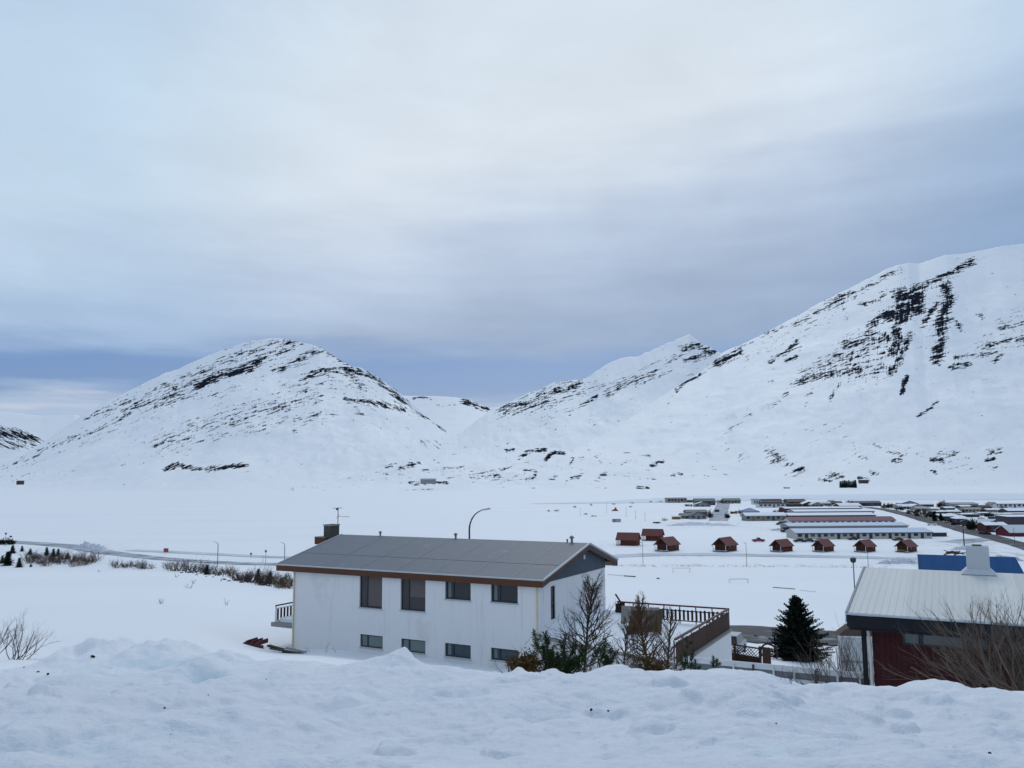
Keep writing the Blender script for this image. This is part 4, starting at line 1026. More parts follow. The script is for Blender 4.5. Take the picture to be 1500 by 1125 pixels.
def conifer(name, loc, h, label, seed, m=None, wide=.36, whorls=20, per=11, size=.07, den=1.0, cat='tree', group=None, trunk=True, ragged=.25):
    rg = np.random.RandomState(seed); m = m or SPRUCE
    t = thing(name, loc, 0, label, cat, group)
    if trunk: MB().tube([(0, 0, -.4), (0, 0, h * .5), (0, 0, h * .98)], [h * .022, h * .014, .008], 7).build('trunk', BARK, t)
    mb = MB(); NQ = 7 if h > 3 and size > .09 else 4; BW = .60 if NQ == 7 else .42
    for k in range(whorls):
        f = (k + .3) / whorls
        z = h * (.04 + .95 * f)
        L = h * wide * (1 - f) ** .85 * (1 - .25 * math.exp(-(f / .06) ** 2)) + .05 * h * .4
        nn = max(4, int(per * (1 - .5 * f)))
        for j in range(nn):
            az = 6.283 * (j + rg.rand() * .8) / nn + k
            l = L * (1 - ragged + 2 * ragged * rg.rand())
            el = -.28 + .75 * f + .2 * rg.randn()
            d = np.array([math.cos(az) * math.cos(el), math.sin(az) * math.cos(el), math.sin(el)])
            seg = max(3, int(l / (size * 1.1) * den))
            side = nrm(np.cross(d, [0, 0, 1]))
            for i in range(seg):
                g = (i + .6) / seg
                c = np.array([0, 0, z]) + d * l * g + np.array([0, 0, .16 * l * g * g])
                wv = size * 2.1 * (1.15 - .8 * g)
                for q in range(NQ):
                    a = nrm(d * (.6 + .4 * rg.rand()) + side * rg.choice([-1, 1]) * (.3 + .8 * rg.rand()) + np.array([0, 0, rg.normal(-.1, .45)]))
                    b = nrm(np.cross(a, rg.normal(0, 1, 3))) * size * BW
                    e = a * wv * (.6 + .7 * rg.rand())
                    mb.add([c - b, c + e * .6 - b * .7, c + e, c + e * .6 + b * .7], [(0, 1, 2, 3)])
    nl, ns = 10, 11                      # dense inner mass behind the outer sprays
    V = []; Fc = []
    for i in range(nl + 1):
        f = i / nl; z = h * (.05 + .90 * f); rr = h * wide * (.46 if NQ == 7 else .60) * (1 - f) ** .9 + .004 * h
        for j in range(ns):
            a = 6.283 * j / ns + i * .3; q = rr * (.55 + .8 * rg.rand())
            V.append((math.cos(a) * q, math.sin(a) * q, z - .10 * q + .02 * h * rg.randn()))
    for i in range(nl):
        for j in range(ns):
            j2 = (j + 1) % ns; Fc.append((i * ns + j, i * ns + j2, (i + 1) * ns + j2, (i + 1) * ns + j))
    mb.add(V, Fc)
    mb.build('crown', m, t, fix=False)
    return t

def pine_tuft(mb, base, d, L, rg, size=.10, bark=None, dens=16):
    """short pine shoot: stem and needle brush around it"""
    n = max(3, int(L / size * 1.7)); d = nrm(d); p = np.array(base, float)
    pts = [p]
    for k in range(n):
        d = nrm(d + np.array([0, 0, .10]) + rg.normal(0, .08, 3)); p = p + d * L / n; pts.append(p)
        for j in range(dens):
            a = nrm(d * .75 + rg.normal(0, .75, 3)); b = nrm(np.cross(a, rg.normal(0, 1, 3))) * size * .085
            e = a * size * (.8 + .5 * rg.rand())
            mb.add([p - b, p + e * .5 - b * 1.1, p + e, p + e * .5 + b * 1.1], [(0, 1, 2, 3)])
    if bark is not None: bark.tube(pts, np.linspace(size * .12, size * .06, n + 1), 5, cap=False)

def pine_shrub(name, loc, label, seed, shoots, size=.16, m=None, cat='shrub'):
    rg = np.random.RandomState(seed); t = thing(name, loc, 0, label, cat)
    mb = MB(); bk = MB()
    for (dx, dz, L, n, yy) in shoots:      # main limb end offset and side shoots
        e = np.array([dx, yy, dz]); pts = [np.array([0, 0, -.3]), e * .35 + np.array([0, 0, -.1 * dz]), e * .7, e]
        bk.tube(pts, [size * .22, size * .18, size * .14, size * .1], 5)
        for k in range(n):
            f = .35 + .65 * (k + rg.rand()) / n; q = e * f
            az = rg.rand() * 6.28; el = .2 + rg.rand() * .8
            pine_tuft(mb, q, np.array([math.cos(az) * math.cos(el), math.sin(az) * math.cos(el), math.sin(el)]) + e * .3 / max(np.linalg.norm(e), .1), L * (.6 + .6 * rg.rand()), rg, size, bk)
        pine_tuft(mb, e, e / np.linalg.norm(e) + np.array([0, 0, .3]), L, rg, size, bk)
    bk.build('stems', BARK, t, fix=False)
    mb.build('needles', m or PINE, t, fix=False)
    return t

def hidden_ground(px, Y): return ground_at(px, Y)
def px2m(Y, n): return n * Y / F

# trees and shrubs between the bank and the white house
def top_h(px, py, Y):
    g = ground_at(px, Y); return at(px, py, Y)[2] - g[2]
YT = 30.0
bare_tree('bare_tree', ground_at(851, YT), top_h(851, 858, YT), 'slender leafless tree in front of the right gable of the white house', 21, BARK, branches=48, lev=2, twig=.021, wide=.46, b0=.28, nb=(4, 6))
bare_tree('bare_tree', ground_at(946, YT + .6), top_h(946, 888, YT + .6), 'tall leafless larch-like tree before the board screen on the terrace', 25, BARKR, branches=64, lev=2, twig=.020, wide=.44, b0=.18, nb=(4, 6))
bare_tree('bare_tree', ground_at(968, YT - 1.2), top_h(968, 905, YT - 1.2), 'smaller dark leafless tree just right of the larch, below the terrace fence', 27, BARK, branches=28, lev=2, twig=.018, wide=.48, b0=.22, nb=(3, 5))
bare_tree('bare_tree', ground_at(905, YT + .2), top_h(905, 915, YT + .2), 'low many-twigged bare tree between the two taller leafless trees', 29, BARK, branches=28, lev=2, twig=.016, wide=.5, b0=.25, nb=(4, 5))
shrub('dry_bush', ground_at(852, YT - .5), top_h(852, 925, YT - .5), 'rusty brown bush around the foot of the slender bare tree', 31, BARKR, stems=14, lev=2, r=.016, spread=.45)
shrub('dry_bush', ground_at(948, YT - .6), top_h(948, 930, YT - .6), 'rusty brown bush around the foot of the larch-like tree', 32, BARKR, stems=16, lev=2, r=.016, spread=.5)
shrub('dry_bush', ground_at(775, YT - 3), top_h(775, 935, YT - 3), 'olive brown twiggy bush at the corner of the white house', 33, mat('olive_bark', (.075, .062, .03), .9, .4, 9, 0, .1), stems=12, lev=2, r=.013, spread=.9)
shrub('dry_bush', ground_at(880, YT - 2), top_h(880, 958, YT - 2), 'tangle of low brown stems between the two bare trees', 34, BARKR, stems=18, lev=2, r=.012, spread=1.2)
def fol(name, px, Y, pyt, wpx, label, seed, m, n=900, size=.10):
    """dry or evergreen low bush: stems with many small leaf faces in clumps"""
    rg = np.random.RandomState(seed); g = ground_at(px, Y); h = at(px, pyt, Y)[2] - g[2]; wd = px2m(Y, wpx) / 2
    t = thing(name, g, 0, label, 'bush')
    mb = MB(); st = MB()
    for k in range(26):
        az = rg.rand() * 6.28; rr = rg.rand() ** .6
        c = np.array([math.cos(az) * rr * wd, math.sin(az) * rr * wd * .6, h * (.25 + .7 * rg.rand() * (1 - .55 * rr * rr))])
        leaf_faces(mb, c, n // 26, rg, np.array([.16, .16, .13]) * wd * 1.1, size, 1.8, .4)
        st.tube([(c[0] * .25, c[1] * .25, -.25), tuple(c * .7), tuple(c)], [.02, .014, .007], 4, cap=False)
    st.build('stems', BARKR, t, fix=False); mb.build('foliage', m, t, fix=False)
    return t
fol('low_bush', 768, YT - 3.2, 950, 52, 'yellow-brown low bush poking over the snow bank by the house corner', 41, DRY, 1500, .085)
fol('low_bush', 945, YT - 1.5, 962, 62, 'yellowish brown low bush under the larch-like tree', 42, DRY, 1300, .08)
pine_shrub('dwarf_pine', ground_at(812, YT - 3), 'dark green dwarf pine laden with snow in front of the house corner', 43,
           [(-.62, 1.35, .32, 6, 0), (-.30, 1.30, .30, 6, .2), (.28, 1.28, .30, 6, -.1), (.50, 1.05, .30, 6, .1), (-.1, 1.0, .3, 7, -.3), (.2, .8, .3, 8, .3), (.7, .8, .3, 6, 0), (-.35, .9, .3, 7, .1), (.85, .95, .3, 5, .2), (-.2, .6, .3, 8, -.2), (.45, .6, .3, 8, 0), (1.0, .65, .3, 6, 0), (-.1, .75, .3, 7, .1)], .15)
pine_shrub('dwarf_pine', ground_at(884, YT - 2.6), 'narrow dark green pine shrub left of the board screen', 44,
           [(-.05, 1.25, .28, 6, 0), (-.42, 1.55, .25, 4, 0), (.15, 1.0, .28, 7, .1), (0, .7, .3, 7, -.1)], .13)
pine_shrub('young_pine', ground_at(1001, 12.2), 'little green pine seedling standing in the snow below the terrace fence', 45,
           [(.0, .50, .09, 5, 0), (-.08, .25, .09, 4, 0), (.08, .32, .09, 4, .03), (.12, .12, .08, 3, 0), (-.04, .10, .10, 5, -.05)], .046)
pine_shrub('young_pine', ground_at(1038, 10.6), 'tiny green pine tip sticking out of the snow crest', 46, [(.0, .10, .05, 3, 0), (.03, .05, .05, 2, 0)], .034)
conifer('spruce', (at(1170, 970, 57)[0], 57, gz(at(1170, 970, 57)[0], 57)), at(1170, 874, 57)[2] - gz(at(1170, 970, 57)[0], 57), 'dense dark green spruce between the terrace and the red house', 51, SPRUCE, wide=.50, whorls=30, per=17, size=.115, den=1.3, ragged=.33)
# leafless shrubs along the white fence
for k, (px, Y, py, s, lb, st, ln) in enumerate((
        (1150, 9.4, 958, 61, 'thin grey twigs leaning left out of the snow before the white fence', 5, (-.5, 0)),
        (1178, 9.6, 935, 62, 'two upright grey twigs rising past the white fence', 3, (-.15, 0)),
        (1215, 36, 925, 63, 'tall bare brown shrub between the spruce and the pale garden wall', 11, (-.1, 0)),
        (1240, 35, 915, 64, 'tallest bare shrub close to the corner of the red house', 12, (0, 0)),
        (1200, 33, 950, 65, 'thin bare shrub behind the right end of the white fence', 9, (-.15, 0)),
        (1262, 30, 935, 66, 'slim bare shrub against the dark corner post of the red house', 7, (0, 0)))):
    g = ground_at(px, Y); h = at(px, py, Y)[2] - g[2]
    shrub('bare_shrub', g, h * .92, lb, s, BARKT if k > 1 else BARK, stems=st + (6 if k > 1 else 0), lev=2, r=.0045 if k < 2 else .017, spread=.35, lean=ln, base=.02 if k < 2 else .3, nb=(2, 4), ratio=.5, sp=.45, wig=.07)
# big bare bush in front of the red house
def big_bush():
    Y = 16.5
    rg = np.random.RandomState(77); g = ground_at(1488, Y); h = at(1470, 858, Y)[2] - g[2]
    t = thing('bare_bush', g, 0, 'large grey-brown leafless bush spreading in front of the red house window', 'bush')
    mb = MB()
    for k in range(52):
        f = k / 51.0
        a = math.radians(150 - 104 * f + rg.normal(0, 4)); L = (.78 if k < 9 else 1.0) * (h * .66) / max(.55, abs(math.sin(a)) ** .5) * (.75 + .3 * rg.rand())
        d = np.array([math.cos(a), rg.normal(0, .25), math.sin(a)])
        grow(mb, np.array([rg.normal(.1, .35), rg.normal(0, .3), -.2]), d, L * 1.16, .028, 3, rg, up=.35, spread=.5, nb=(3, 5), ratio=.55, wig=.09, start=.25, tip=.4)
    mb.build('branches', BARKT, t, smooth=True, fix=False)
    st = MB()
    for k in range(4):
        st.tube([(rg.normal(.1, .25), rg.normal(0, .2), -.5), (rg.normal(.1, .3), 0, .1), (rg.normal(.1, .4), 0, .5)], [.05, .04, .02], 7)
    st.build('stems', BARKT, t)
big_bush()
# left shrubs on the open slope
shrub('bare_bush', ground_at(37, 28), px2m(28, 58), 'bare dark bush with branches sweeping right on the open snow at left', 81, BARK, stems=9, lev=3, r=.017, spread=.75, lean=(.32, 0), up=.5, base=.12, nb=(2, 4), ratio=.56, sp=.5)
shrub('bare_bush', ground_at(24, 28.4), px2m(28, 36), 'small upright twig left of the sweeping bare bush', 82, BARK, stems=2, lev=2, r=.012, spread=.2, lean=(.15, 0))
shrub('bare_bush', ground_at(60, 27.8), px2m(28, 34), 'bare branch lying low on the snow right of the sweeping bush', 83, BARK, stems=3, lev=2, r=.011, spread=.3, lean=(3.0, 0), up=.25)
shrub('bare_bush', ground_at(-12, 26), px2m(26, 58), 'bare bush cut by the left edge of the picture', 84, BARK, stems=8, lev=3, r=.016, spread=.7, lean=(.25, 0), up=.4, nb=(2, 4), sp=.5)
shrub('bare_twig', ground_at(133, 13.2), px2m(13, 38), 'dark twigs sticking up behind the snow mound at left', 85, BARK, stems=5, lev=1, r=.007, spread=.4, lean=(.1, 0), base=.1)
for k, (px, py, hh, lb) in enumerate(((233, 885, 11, 'spray of thin stalks alone on the slope, leaning right'), (331, 887, 12, 'single thin stalk on the slope left of the balcony'), (277, 862, 9, 'tiny dark weeds in the middle of the snow slope'), (257, 846, 6, 'small tuft just below the stony edge'),
                                   (284, 855, 8, 'thin weed above the tiny dark weeds'), (322, 852, 7, 'short stalk at the left end of the stone row'), (146, 838, 4, 'tiny weed dot on the upper slope'))):
    # distance found by marching along the sight line
    x, z = rayz(px, py); Y = 20.0
    while EYE + float(z) * Y > gz(float(x) * Y, Y) and Y < 260: Y += .5
    shrub('dry_weed', (float(x) * Y, Y, gz(float(x) * Y, Y)), px2m(Y, hh), lb, 90 + k, BARK, stems=5 if k in (0, 2) else 3, lev=1, r=.020 * Y / 90, spread=.6, base=.12, lean=(.2, 0), cat='weed')
for k, (px, Y, hpx, lb) in enumerate(((458, 52, 12, 'few bare twigs in the snow against the white wall'), (482, 51.2, 16, 'taller bare twigs against the white wall, right of the few low ones'))):
    shrub('bare_twig', ground_at(px, Y), px2m(Y, hpx), lb, 110 + k, BARK, stems=6, lev=1, r=.009, spread=1.1, base=.5)

def march(px, py, Y0=8.0, Ymax=420):
    x, z = rayz(px, py); Y = Y0
    while EYE + float(z) * Y > gz(float(x) * Y, Y) and Y < Ymax: Y *= 1.004
    return (float(x) * Y, Y, gz(float(x) * Y, Y))

# stones in the snow bank
for k, (px, py, s, lb) in enumerate(((136, 964, 4.2, 'black stone stuck high in the snow mound at left'), (56, 985, 3.2, 'flat dark stone left of its twin below the mound'), (70, 988, 3.2, 'flat dark stone right of its twin below the mound'),
                                   (305, 1019, 1.6, 'small black pebble below the blue ice hollow'), (241, 1038, 2.6, 'dark pebble alone in the middle of the left bank'), (866, 1042, 3.0, 'black tilted stone, left one of the pair on the bank'),
                                   (891, 1043, 2.6, 'black flat stone, right one of the pair on the bank'), (1137, 1061, 2.0, 'small black pebble on the bank before the white fence'), (1450, 1104, 3.8, 'round black stone at the lower right corner'),
                                   (35, 978, 1.6, 'tiny dark pebble on the far left snow'), (390, 996, 1.2, 'tiny dark speck of gravel below the house corner'), (250, 1077, 1.2, 'tiny dark speck of gravel low on the bank'))):
    x, y, z = march(px, py, 2.2, 40); rg = np.random.RandomState(k); r = .62 * s * y / F
    import bmesh as _b
    bm = _b.new(); _b.ops.create_icosphere(bm, subdivisions=2, radius=1.0)
    me = bpy.data.meshes.new('stone')
    for v in bm.verts:
        q = 1 + .35 * (vnoise(v.co.x * 1.3 + k * 3 + 9, v.co.y * 1.3 + v.co.z + 9) - .5)
        v.co = Vector((v.co.x * r * q * 1.15, v.co.y * r * q, v.co.z * r * q * (.75 if k not in (5,) else 1.3)))
    bm.to_mesh(me); bm.free(); me.materials.append(mat('black_stone', (.012, .012, .014), .9, .3, 30))
    o = bpy.data.objects.new('stone', me); col.objects.link(o); o.location = (x, y, z + r * .3); o.rotation_euler = (0, .3, k)
    tag(o, lb, 'stone')

# ------------------------------------------------------------------ things around the two near houses
def white_fence():
    A = at(1000, 962, 38.5); B = at(1275, 987, 34.5)
    L = math.hypot(B[0] - A[0], B[1] - A[1]); ang = math.atan2(B[1] - A[1], B[0] - A[0]); dz = (B[2] - A[2]) / L
    t = thing('white_fence', (A[0], A[1], A[2] - 1.1), ang, 'low white panel fence with two rails below the spruce', 'fence')
    def rail(name, z0, z1, y, th, x0=0, x1=L, m=WHITE):
        MB().add([(x0, y, z0 + dz * x0), (x1, y, z0 + dz * x1), (x1, y + th, z0 + dz * x1), (x0, y + th, z0 + dz * x0), (x0, y, z1 + dz * x0), (x1, y, z1 + dz * x1), (x1, y + th, z1 + dz * x1), (x0, y + th, z1 + dz * x0)],
                 [(0, 3, 2, 1), (4, 5, 6, 7), (0, 1, 5, 4), (1, 2, 6, 5), (2, 3, 7, 6), (3, 0, 4, 7)]).build(name, m, t)
    rail('top_rail', .88, 1.12, -.03, .07); rail('lower_rail', .44, .60, -.02, .04)
    rail('panel', -.6, .90, .06, .03, m=mat('grey_panel', (.20, .215, .235), .8, .1, 3, .05, .2))
    for k in range(9):
        x = .6 + k * (L - 1.0) / 8; z = dz * x
        MB().box(x - .04, x + .04, -.085, -.033, -.7 + z, 1.05 + z).build('post', WHITE if k % 3 else DARKM, t)
    rail('mid_rail', .20, .30, -.02, .04)
white_fence()
def lattice_fence():
    A = at(1066, 968, 52); B = at(1114, 970, 50.5)
    L = math.hypot(B[0] - A[0], B[1] - A[1]); ang = math.atan2(B[1] - A[1], B[0] - A[0])
    t = thing('lattice_fence', (A[0], A[1], A[2]), ang, 'dark brown lattice fence panel beside the wooden arch', 'fence')
    for x in (0, L * .23, L): MB().box(x - .06, x + .06, -.06, .06, -.3, 1.15 if x else 1.1).build('post', WOODD, t)
    la = MB(); n = 11
    for k in range(n + 4):
        x = (k - 2) * L / n
        for s in (1, -1):
            x0, x1 = (x, x + .9 * s)
            a = max(0.06, min(L - .06, x0)); b = max(.06, min(L - .06, x1))
            z0 = .12 + .85 * abs(a - x0) / .9; z1 = .12 + .85 * abs(b - x0) / .9
            if abs(b - a) > .1: la.bar((a, .0 + .012 * s, z0), (b, .012 * s, z1), .02, .035)
    la.build('lattice', WOODD, t)
    r = MB(); r.box(.06, L - .06, -.03, .03, .98, 1.06); r.box(.06, L - .06, -.03, .03, .04, .12); r.box(.06, L - .06, .015, .03, -.1, .5)
    r.build('rails', WOODD, t)
    # round topped arch
    C = at(1127, 968, 50.0)
    a = thing('garden_arch', C, ang, 'round-topped dark wooden garden arch next to the spruce', 'arch')
    pts = [(math.cos(q) * .52, 0, .45 + math.sin(q) * .52) for q in np.linspace(-.5, math.pi + .5, 22)]
    MB().tube(pts, .055, 6).build('frame', WOODD, a)
    MB().box(-.42, .1, -.02, .02, -.3, .75).build('panel', mat('arch_boards', (.06, .032, .022), .8, .3), a)
    # car behind the terrace corner and the wall with steps by the red house
lattice_fence()

def garden_wall():
    p = at(1249, 985, 44)
    t = thing('garden_shed', (p[0], p[1], gz(p[0], p[1])), -.2, 'low pale shed with brown roof between the bare shrubs and the red house', 'shed')
    h = at(1249, 931, 44)[2] - gz(p[0], p[1])
    MB().box(-.50, 1.1, 0, .9, -.5, h).build('wall', mat('pale_shed', (.50, .52, .53), .85, .1, 4, .1, .2), t)
    MB().extr([(-.65, h + .003), (1.15, h + .003), (1.0, h + .45), (-.05, h + .45)], -.05, .95, 'y').build('roof', mat('brown_roof', (.09, .065, .055), .8, .3), t)
    MB().box(-.57, 1.12, -.06, -.003, h * .42, h * .42 + .10).build('ledge', mat('grey_ledge', (.28, .28, .29), .8), t)
    MB().box(-.57, 1.12, -.05, -.003, h - .10, h - .02).build('trim', WHITE, t)
garden_wall()

# red sledge-like stair rail and boards left of the white house
def leftovers():
    a = march(356, 943, 20); t = thing('snowy_stairs', (a[0], a[1], a[2] - .1), -.45, 'dark red stair treads showing above the snow left of the white house', 'stairs')
    s = 1.0
    L = px2m(a[1], 36)
    MB().add([(0, 0, .05), (L, 0, -.12), (L, .1, -.12), (0, .1, .05), (0, 0, .16), (L, 0, .10), (L, .1, .10), (0, .1, .16)], [(0, 3, 2, 1), (4, 5, 6, 7), (0, 1, 5, 4), (1, 2, 6, 5), (2, 3, 7, 6), (3, 0, 4, 7)]).build('stringer', RAILR, t)
    for k in range(3):
        x = .25 + k * L * .27
        MB().add([(x - .28, -.02, .10), (x + .12, -.02, .06), (x + .12, .9, .10), (x - .28, .9, .14), (x + .06, -.02, .32), (x + .12, -.02, .32), (x + .12, .9, .36), (x + .06, .9, .36)],
                 [(0, 3, 2, 1), (4, 5, 6, 7), (0, 1, 5, 4), (1, 2, 6, 5), (2, 3, 7, 6), (3, 0, 4, 7)]).build('tread', RAILR, t)
    b = march(422, 957, 20); t = thing('plank_pile', (b[0], b[1], b[2]), -.5, 'dark planks half buried in snow at the foot of the white wall', 'planks')
    MB().bar((-1.5, .1, .12), (1.0, -.1, .10), .22, .08).build('plank', CONCD, t); MB().bar((-.4, .25, .22), (1.3, .1, .15), .20, .06).build('plank', CONC, t); MB().bar((-1.9, .3, .22), (-.6, .2, .10), .25, .10).build('plank', WOODD, t)
    MB().bar((-.3, .05, .03), (1.0, -.02, .0), .5, .12).build('plank', BLACK, t)
leftovers()

# ------------------------------------------------------------------ lamps, poles, signs
def street_lamp(loc, h, label, arm=1.6, rise=.9, rz=0, name='street_lamp', cat='lamp', r=.075, group=None, m=None):
    t = thing(name, loc, rz, label, cat, group); m = m or GALV
    q = [(0, 0, -.3), (0, 0, h * .5), (0, 0, h - rise)]
    for k in range(1, 9):
        a = k / 8 * math.pi / 2 * .86; q.append((arm * (1 - math.cos(a)) * 1.05, 0, h - rise + rise * math.sin(a)))
    rr = np.linspace(r, r * .5, len(q))
    MB().tube(q, rr, 8).build('pole', m, t, smooth=True)
    e = q[-1]
    hd = MB().add([(e[0] - .05, -.09, e[2] - .02), (e[0] + .75, -.13, e[2] + .10), (e[0] + .75, .13, e[2] + .10), (e[0] - .05, .09, e[2] - .02), (e[0] - .05, -.07, e[2] + .08), (e[0] + .70, -.09, e[2] + .24), (e[0] + .70, .09, e[2] + .24), (e[0] - .05, .07, e[2] + .08)],
                  [(0, 3, 2, 1), (4, 5, 6, 7), (0, 1, 5, 4), (1, 2, 6, 5), (2, 3, 7, 6), (3, 0, 4, 7)])
    hd.build('lamp_head', METAL, t)
    return t
g = ground_at(687.5, 66); zt = at(720, 745, 66)[2]
street_lamp(g, zt - g[2] - .12, 'tall curved street lamp rising behind the roof of the white house', arm=1.15, rise=1.55, m=DARKM, r=.08)
for px, pyb, pyt, lb, sgn in ((318.5, 829, 794, 'left one of two curved roadside lamps beyond the bushes', -1), (416.5, 829, 795, 'right one of two curved roadside lamps, next to the house eave', -1)):
    p = plain(px, pyb); hh = at(px, pyt, p[1])[2]
    street_lamp((p[0], p[1], gz(p[0], p[1])), hh - .1, lb, arm=.9, rise=.9, rz=math.pi, r=.13)
def post(px, pyb, pyt, label, r=.06, name='pole', cat='pole', m=None, head=None, group=None):
    p = plain(px, pyb); h = at(px, pyt, p[1])[2] - 0
    t = thing(name, (p[0], p[1], gz(p[0], p[1])), 0, label, cat, group)
    MB().tube([(0, 0, -.3), (0, 0, h)], [r, r * .8], 7).build('shaft', m or DARKM, t)
    if head: head(t, h)
    return t
def lampcap(t, h):
    MB().tube([(0, 0, h - .02), (0, 0, h + .12), (0, 0, h + .5), (0, 0, h + .6)], [.1, .28, .34, .12], 10).build('lamp_head', DARKM, t)
def armhead(t, h):
    MB().box(-.65, .05, -.12, .12, h - .05, h + .12).build('lamp_head', METAL, t)
def post_near(px, Y, pyt, label, r, head=None):
    g = ground_at(px, Y); h = at(px, pyt, Y)[2] - g[2]
    t = thing('lamp_post', g, 0, label, 'lamp post')
    MB().tube([(0, 0, -.3), (0, 0, h)], [r, r * .7], 8).build('shaft', GALV, t)
    if head: head(t, h)
post_near(1246.5, 90, 824.5, 'straight lamp post with ball top behind the left verge of the red house', .085, lampcap)
post(1272, 832, 803, 'thin pole just in front of the second cabin from the right', .07, group=None)
post(942, 829, 795, 'thin pole at the road edge below the two left cabins', .07, head=armhead)
post(1094, 831, 796, 'thin pole standing alone right of the middle cabin', .07, head=armhead)
for px, b, t_, lb in ((889, 752, 736, 'thin pole left of the orange tent in the snow field'), (917.5, 757.5, 742, 'thin pole right of the orange tent'), (931, 760, 747.5, 'shorter thin pole, second right of the orange tent'), (945, 764, 751, 'thin pole farthest right in the open snow field'), (850, 755, 743, 'faint thin pole left in the open snow field')):
    post(px, b, t_, lb, .10, m=GALV)
def crossp(t, h): MB().box(-.35, .35, -.2, .2, h - 1.3, h - .2).build('transformer', DARKM, t)
post(1412.5, 800, 775, 'thick dark pole beside the wet road at the right', .22, 'utility_pole', 'pole', DARKM)
post(1486.5, 798, 773, 'slim grey lamp post before the crimson-walled house', .08, head=None)
def board(t, h): MB().box(-.85, .85, -.03, .03, h - 1.35, h).build('board', mat('orange_board', (.32, .075, .04), .6, .2), t)
post(243, 811, 803, 'orange-red sign board beside the distant road', .05, 'sign', 'sign', head=board)
def board2(t, h): MB().box(-.28, .28, -.03, .03, h - .7, h).build('board', DARKM, t)
post(389, 824, 806, 'dark road sign on a pole left of the roof eave', .06, 'sign', 'sign', head=board2); post(385, 824, 814, 'short sign leg beside the dark road sign', .05, 'pole'); post(367.5, 818, 809.5, 'small dark marker sign between the two roadside lamps', .05, 'sign', 'sign', head=board2)
post(118, 800, 796.5, 'tiny dark marker post beside the left road bend', .10, 'marker_post', 'post'); 
post(7.5, 800, 781.5, 'tall post with a small square lamp at the far left edge', .07, 'lamp_post', 'lamp post', head=lambda t, h: MB().box(-.3, .3, -.15, .15, h - .4, h + .3).build('lamp_head', DARKM, t))
post(15, 798, 785.5, 'second, lower lamp post beside the one at the far left edge', .07, 'lamp_post', 'lamp post', head=lambda t, h: MB().box(-.45, .45, -.15, .15, h - .4, h + .2).build('lamp_head', DARKM, t))

def goal(px0, pyb, px1, pyt, label, r=.06):
    a = plain(px0, pyb); Y = a[1]; L = px2m(Y, px1 - px0); h = at(px0, pyt, Y)[2]
    t = thing('goal', (a[0], Y, gz(a[0], Y)), -.03, label, 'goal')
    m = GALV
    MB().tube([(0, 0, -.3), (0, 0, h), (L, 0, h), (L, 0, -.3)], r, 6).build('frame', m, t)
    s = MB()
    for x in (0, L): s.tube([(x, 0, h), (x, .8, h - .1), (x, 1.5, -.2)], r * .6, 5)
    s.tube([(0, .8, h - .1), (L, .8, h - .1)], r * .5, 5)
    s.build('stanchions', m, t)
goal(1069.5, 855.5, 1095.5, 849.5, 'nearer snow-bound football goal on the white pitch', .065)
goal(986.5, 839.5, 1010.5, 833.0, 'farther pale football goal near the road edge', .05)
for x0, y0, x1, y1, w_, lb in ((1132, 861, 1165, 864, .16, 'long low rail in the snow above the spruce'), (1172, 865.5, 1196, 868, .08, 'faint short rail right of the long low one'), (914, 844.5, 931, 845.5, .28, 'dark plank lying on the snow near the house gable'), (962, 848.5, 966, 848.5, .35, 'small dark board alone on the pitch'), (890, 842.5, 914, 844.5, .10, 'thin pale rail left of the dark plank')):
    a = march(x0, y0, 60); b = march(x1, y1, 60)
    o = MB().bar((0, 0, .12), (b[0] - a[0], b[1] - a[1], b[2] - a[2] + .12), w_, w_ * .8).build('ground_rail', DARKM if w_ > .12 else GALV, None, a)
    tag(o, lb, 'rail')

# ------------------------------------------------------------------ road strips, parking
def strip(name, pts, widths, m, off=.10, z0=0.0, n=60, march_=False, kind='structure'):
    P = np.array([march(a, b, 40) if march_ else plain(a, b, z0) for a, b in pts])
    s = np.concatenate([[0], np.cumsum(np.hypot(*(np.diff(P[:, :2], axis=0).T)))])
    ss = np.linspace(0, s[-1], n)
    xx = np.interp(ss, s, P[:, 0]); yy = np.interp(ss, s, P[:, 1]); ww = np.interp(ss, s, widths)
    k = np.array([.25, .5, .25])
    for _ in range(3):
        xx[1:-1] = np.convolve(xx, k, 'valid'); yy[1:-1] = np.convolve(yy, k, 'valid')
    tx = np.gradient(xx); ty = np.gradient(yy); l = np.hypot(tx, ty); nx, ny = -ty / l, tx / l
    V = []; Fc = []; nw = 8
    for i in range(n):
        for j in range(nw + 1):
            o = (j / nw - .5) * ww[i] * (1 + .10 * float(fbm(np.array([i * .7 + j * 9]), np.array([3.0]), 2)[0]))
            x = xx[i] + nx[i] * o; y = yy[i] + ny[i] * o
            V.append((x, y, gz(x, y) + off))
    for i in range(n - 1):
        for j in range(nw):
            a = i * (nw + 1) + j; Fc.append((a, a + 1, a + nw + 2, a + nw + 1))
    mb = MB(); mb.add(V, Fc)
    o = mb.build(name, m, smooth=True, fix=False)
    return tag(o, kind=kind)
def road_material(name, wet, ice, scale, thr=.5, soft=.10):
    m = bpy.data.materials.new(name); m.use_nodes = True; m.node_tree.nodes.clear(); t = NT(m.node_tree)
    P = t.node('ShaderNodeNewGeometry').outputs['Position']
    n = t.noise(P, scale, 6, .7); k = t.smooth(n, thr - soft, thr + soft)
    b = t.node('ShaderNodeBsdfPrincipled'); t.l.new(t.mix(k, wet + (1,), ice + (1,)), b.inputs['Base Color'])
    t.l.new(t.math('ADD', .62, t.math('MULTIPLY', k, .25)), b.inputs['Roughness']); b.inputs['Specular IOR Level'].default_value = .15
    o = t.node('ShaderNodeOutputMaterial'); t.l.new(b.outputs[0], o.inputs[0]); MATS[name] = m
    return m
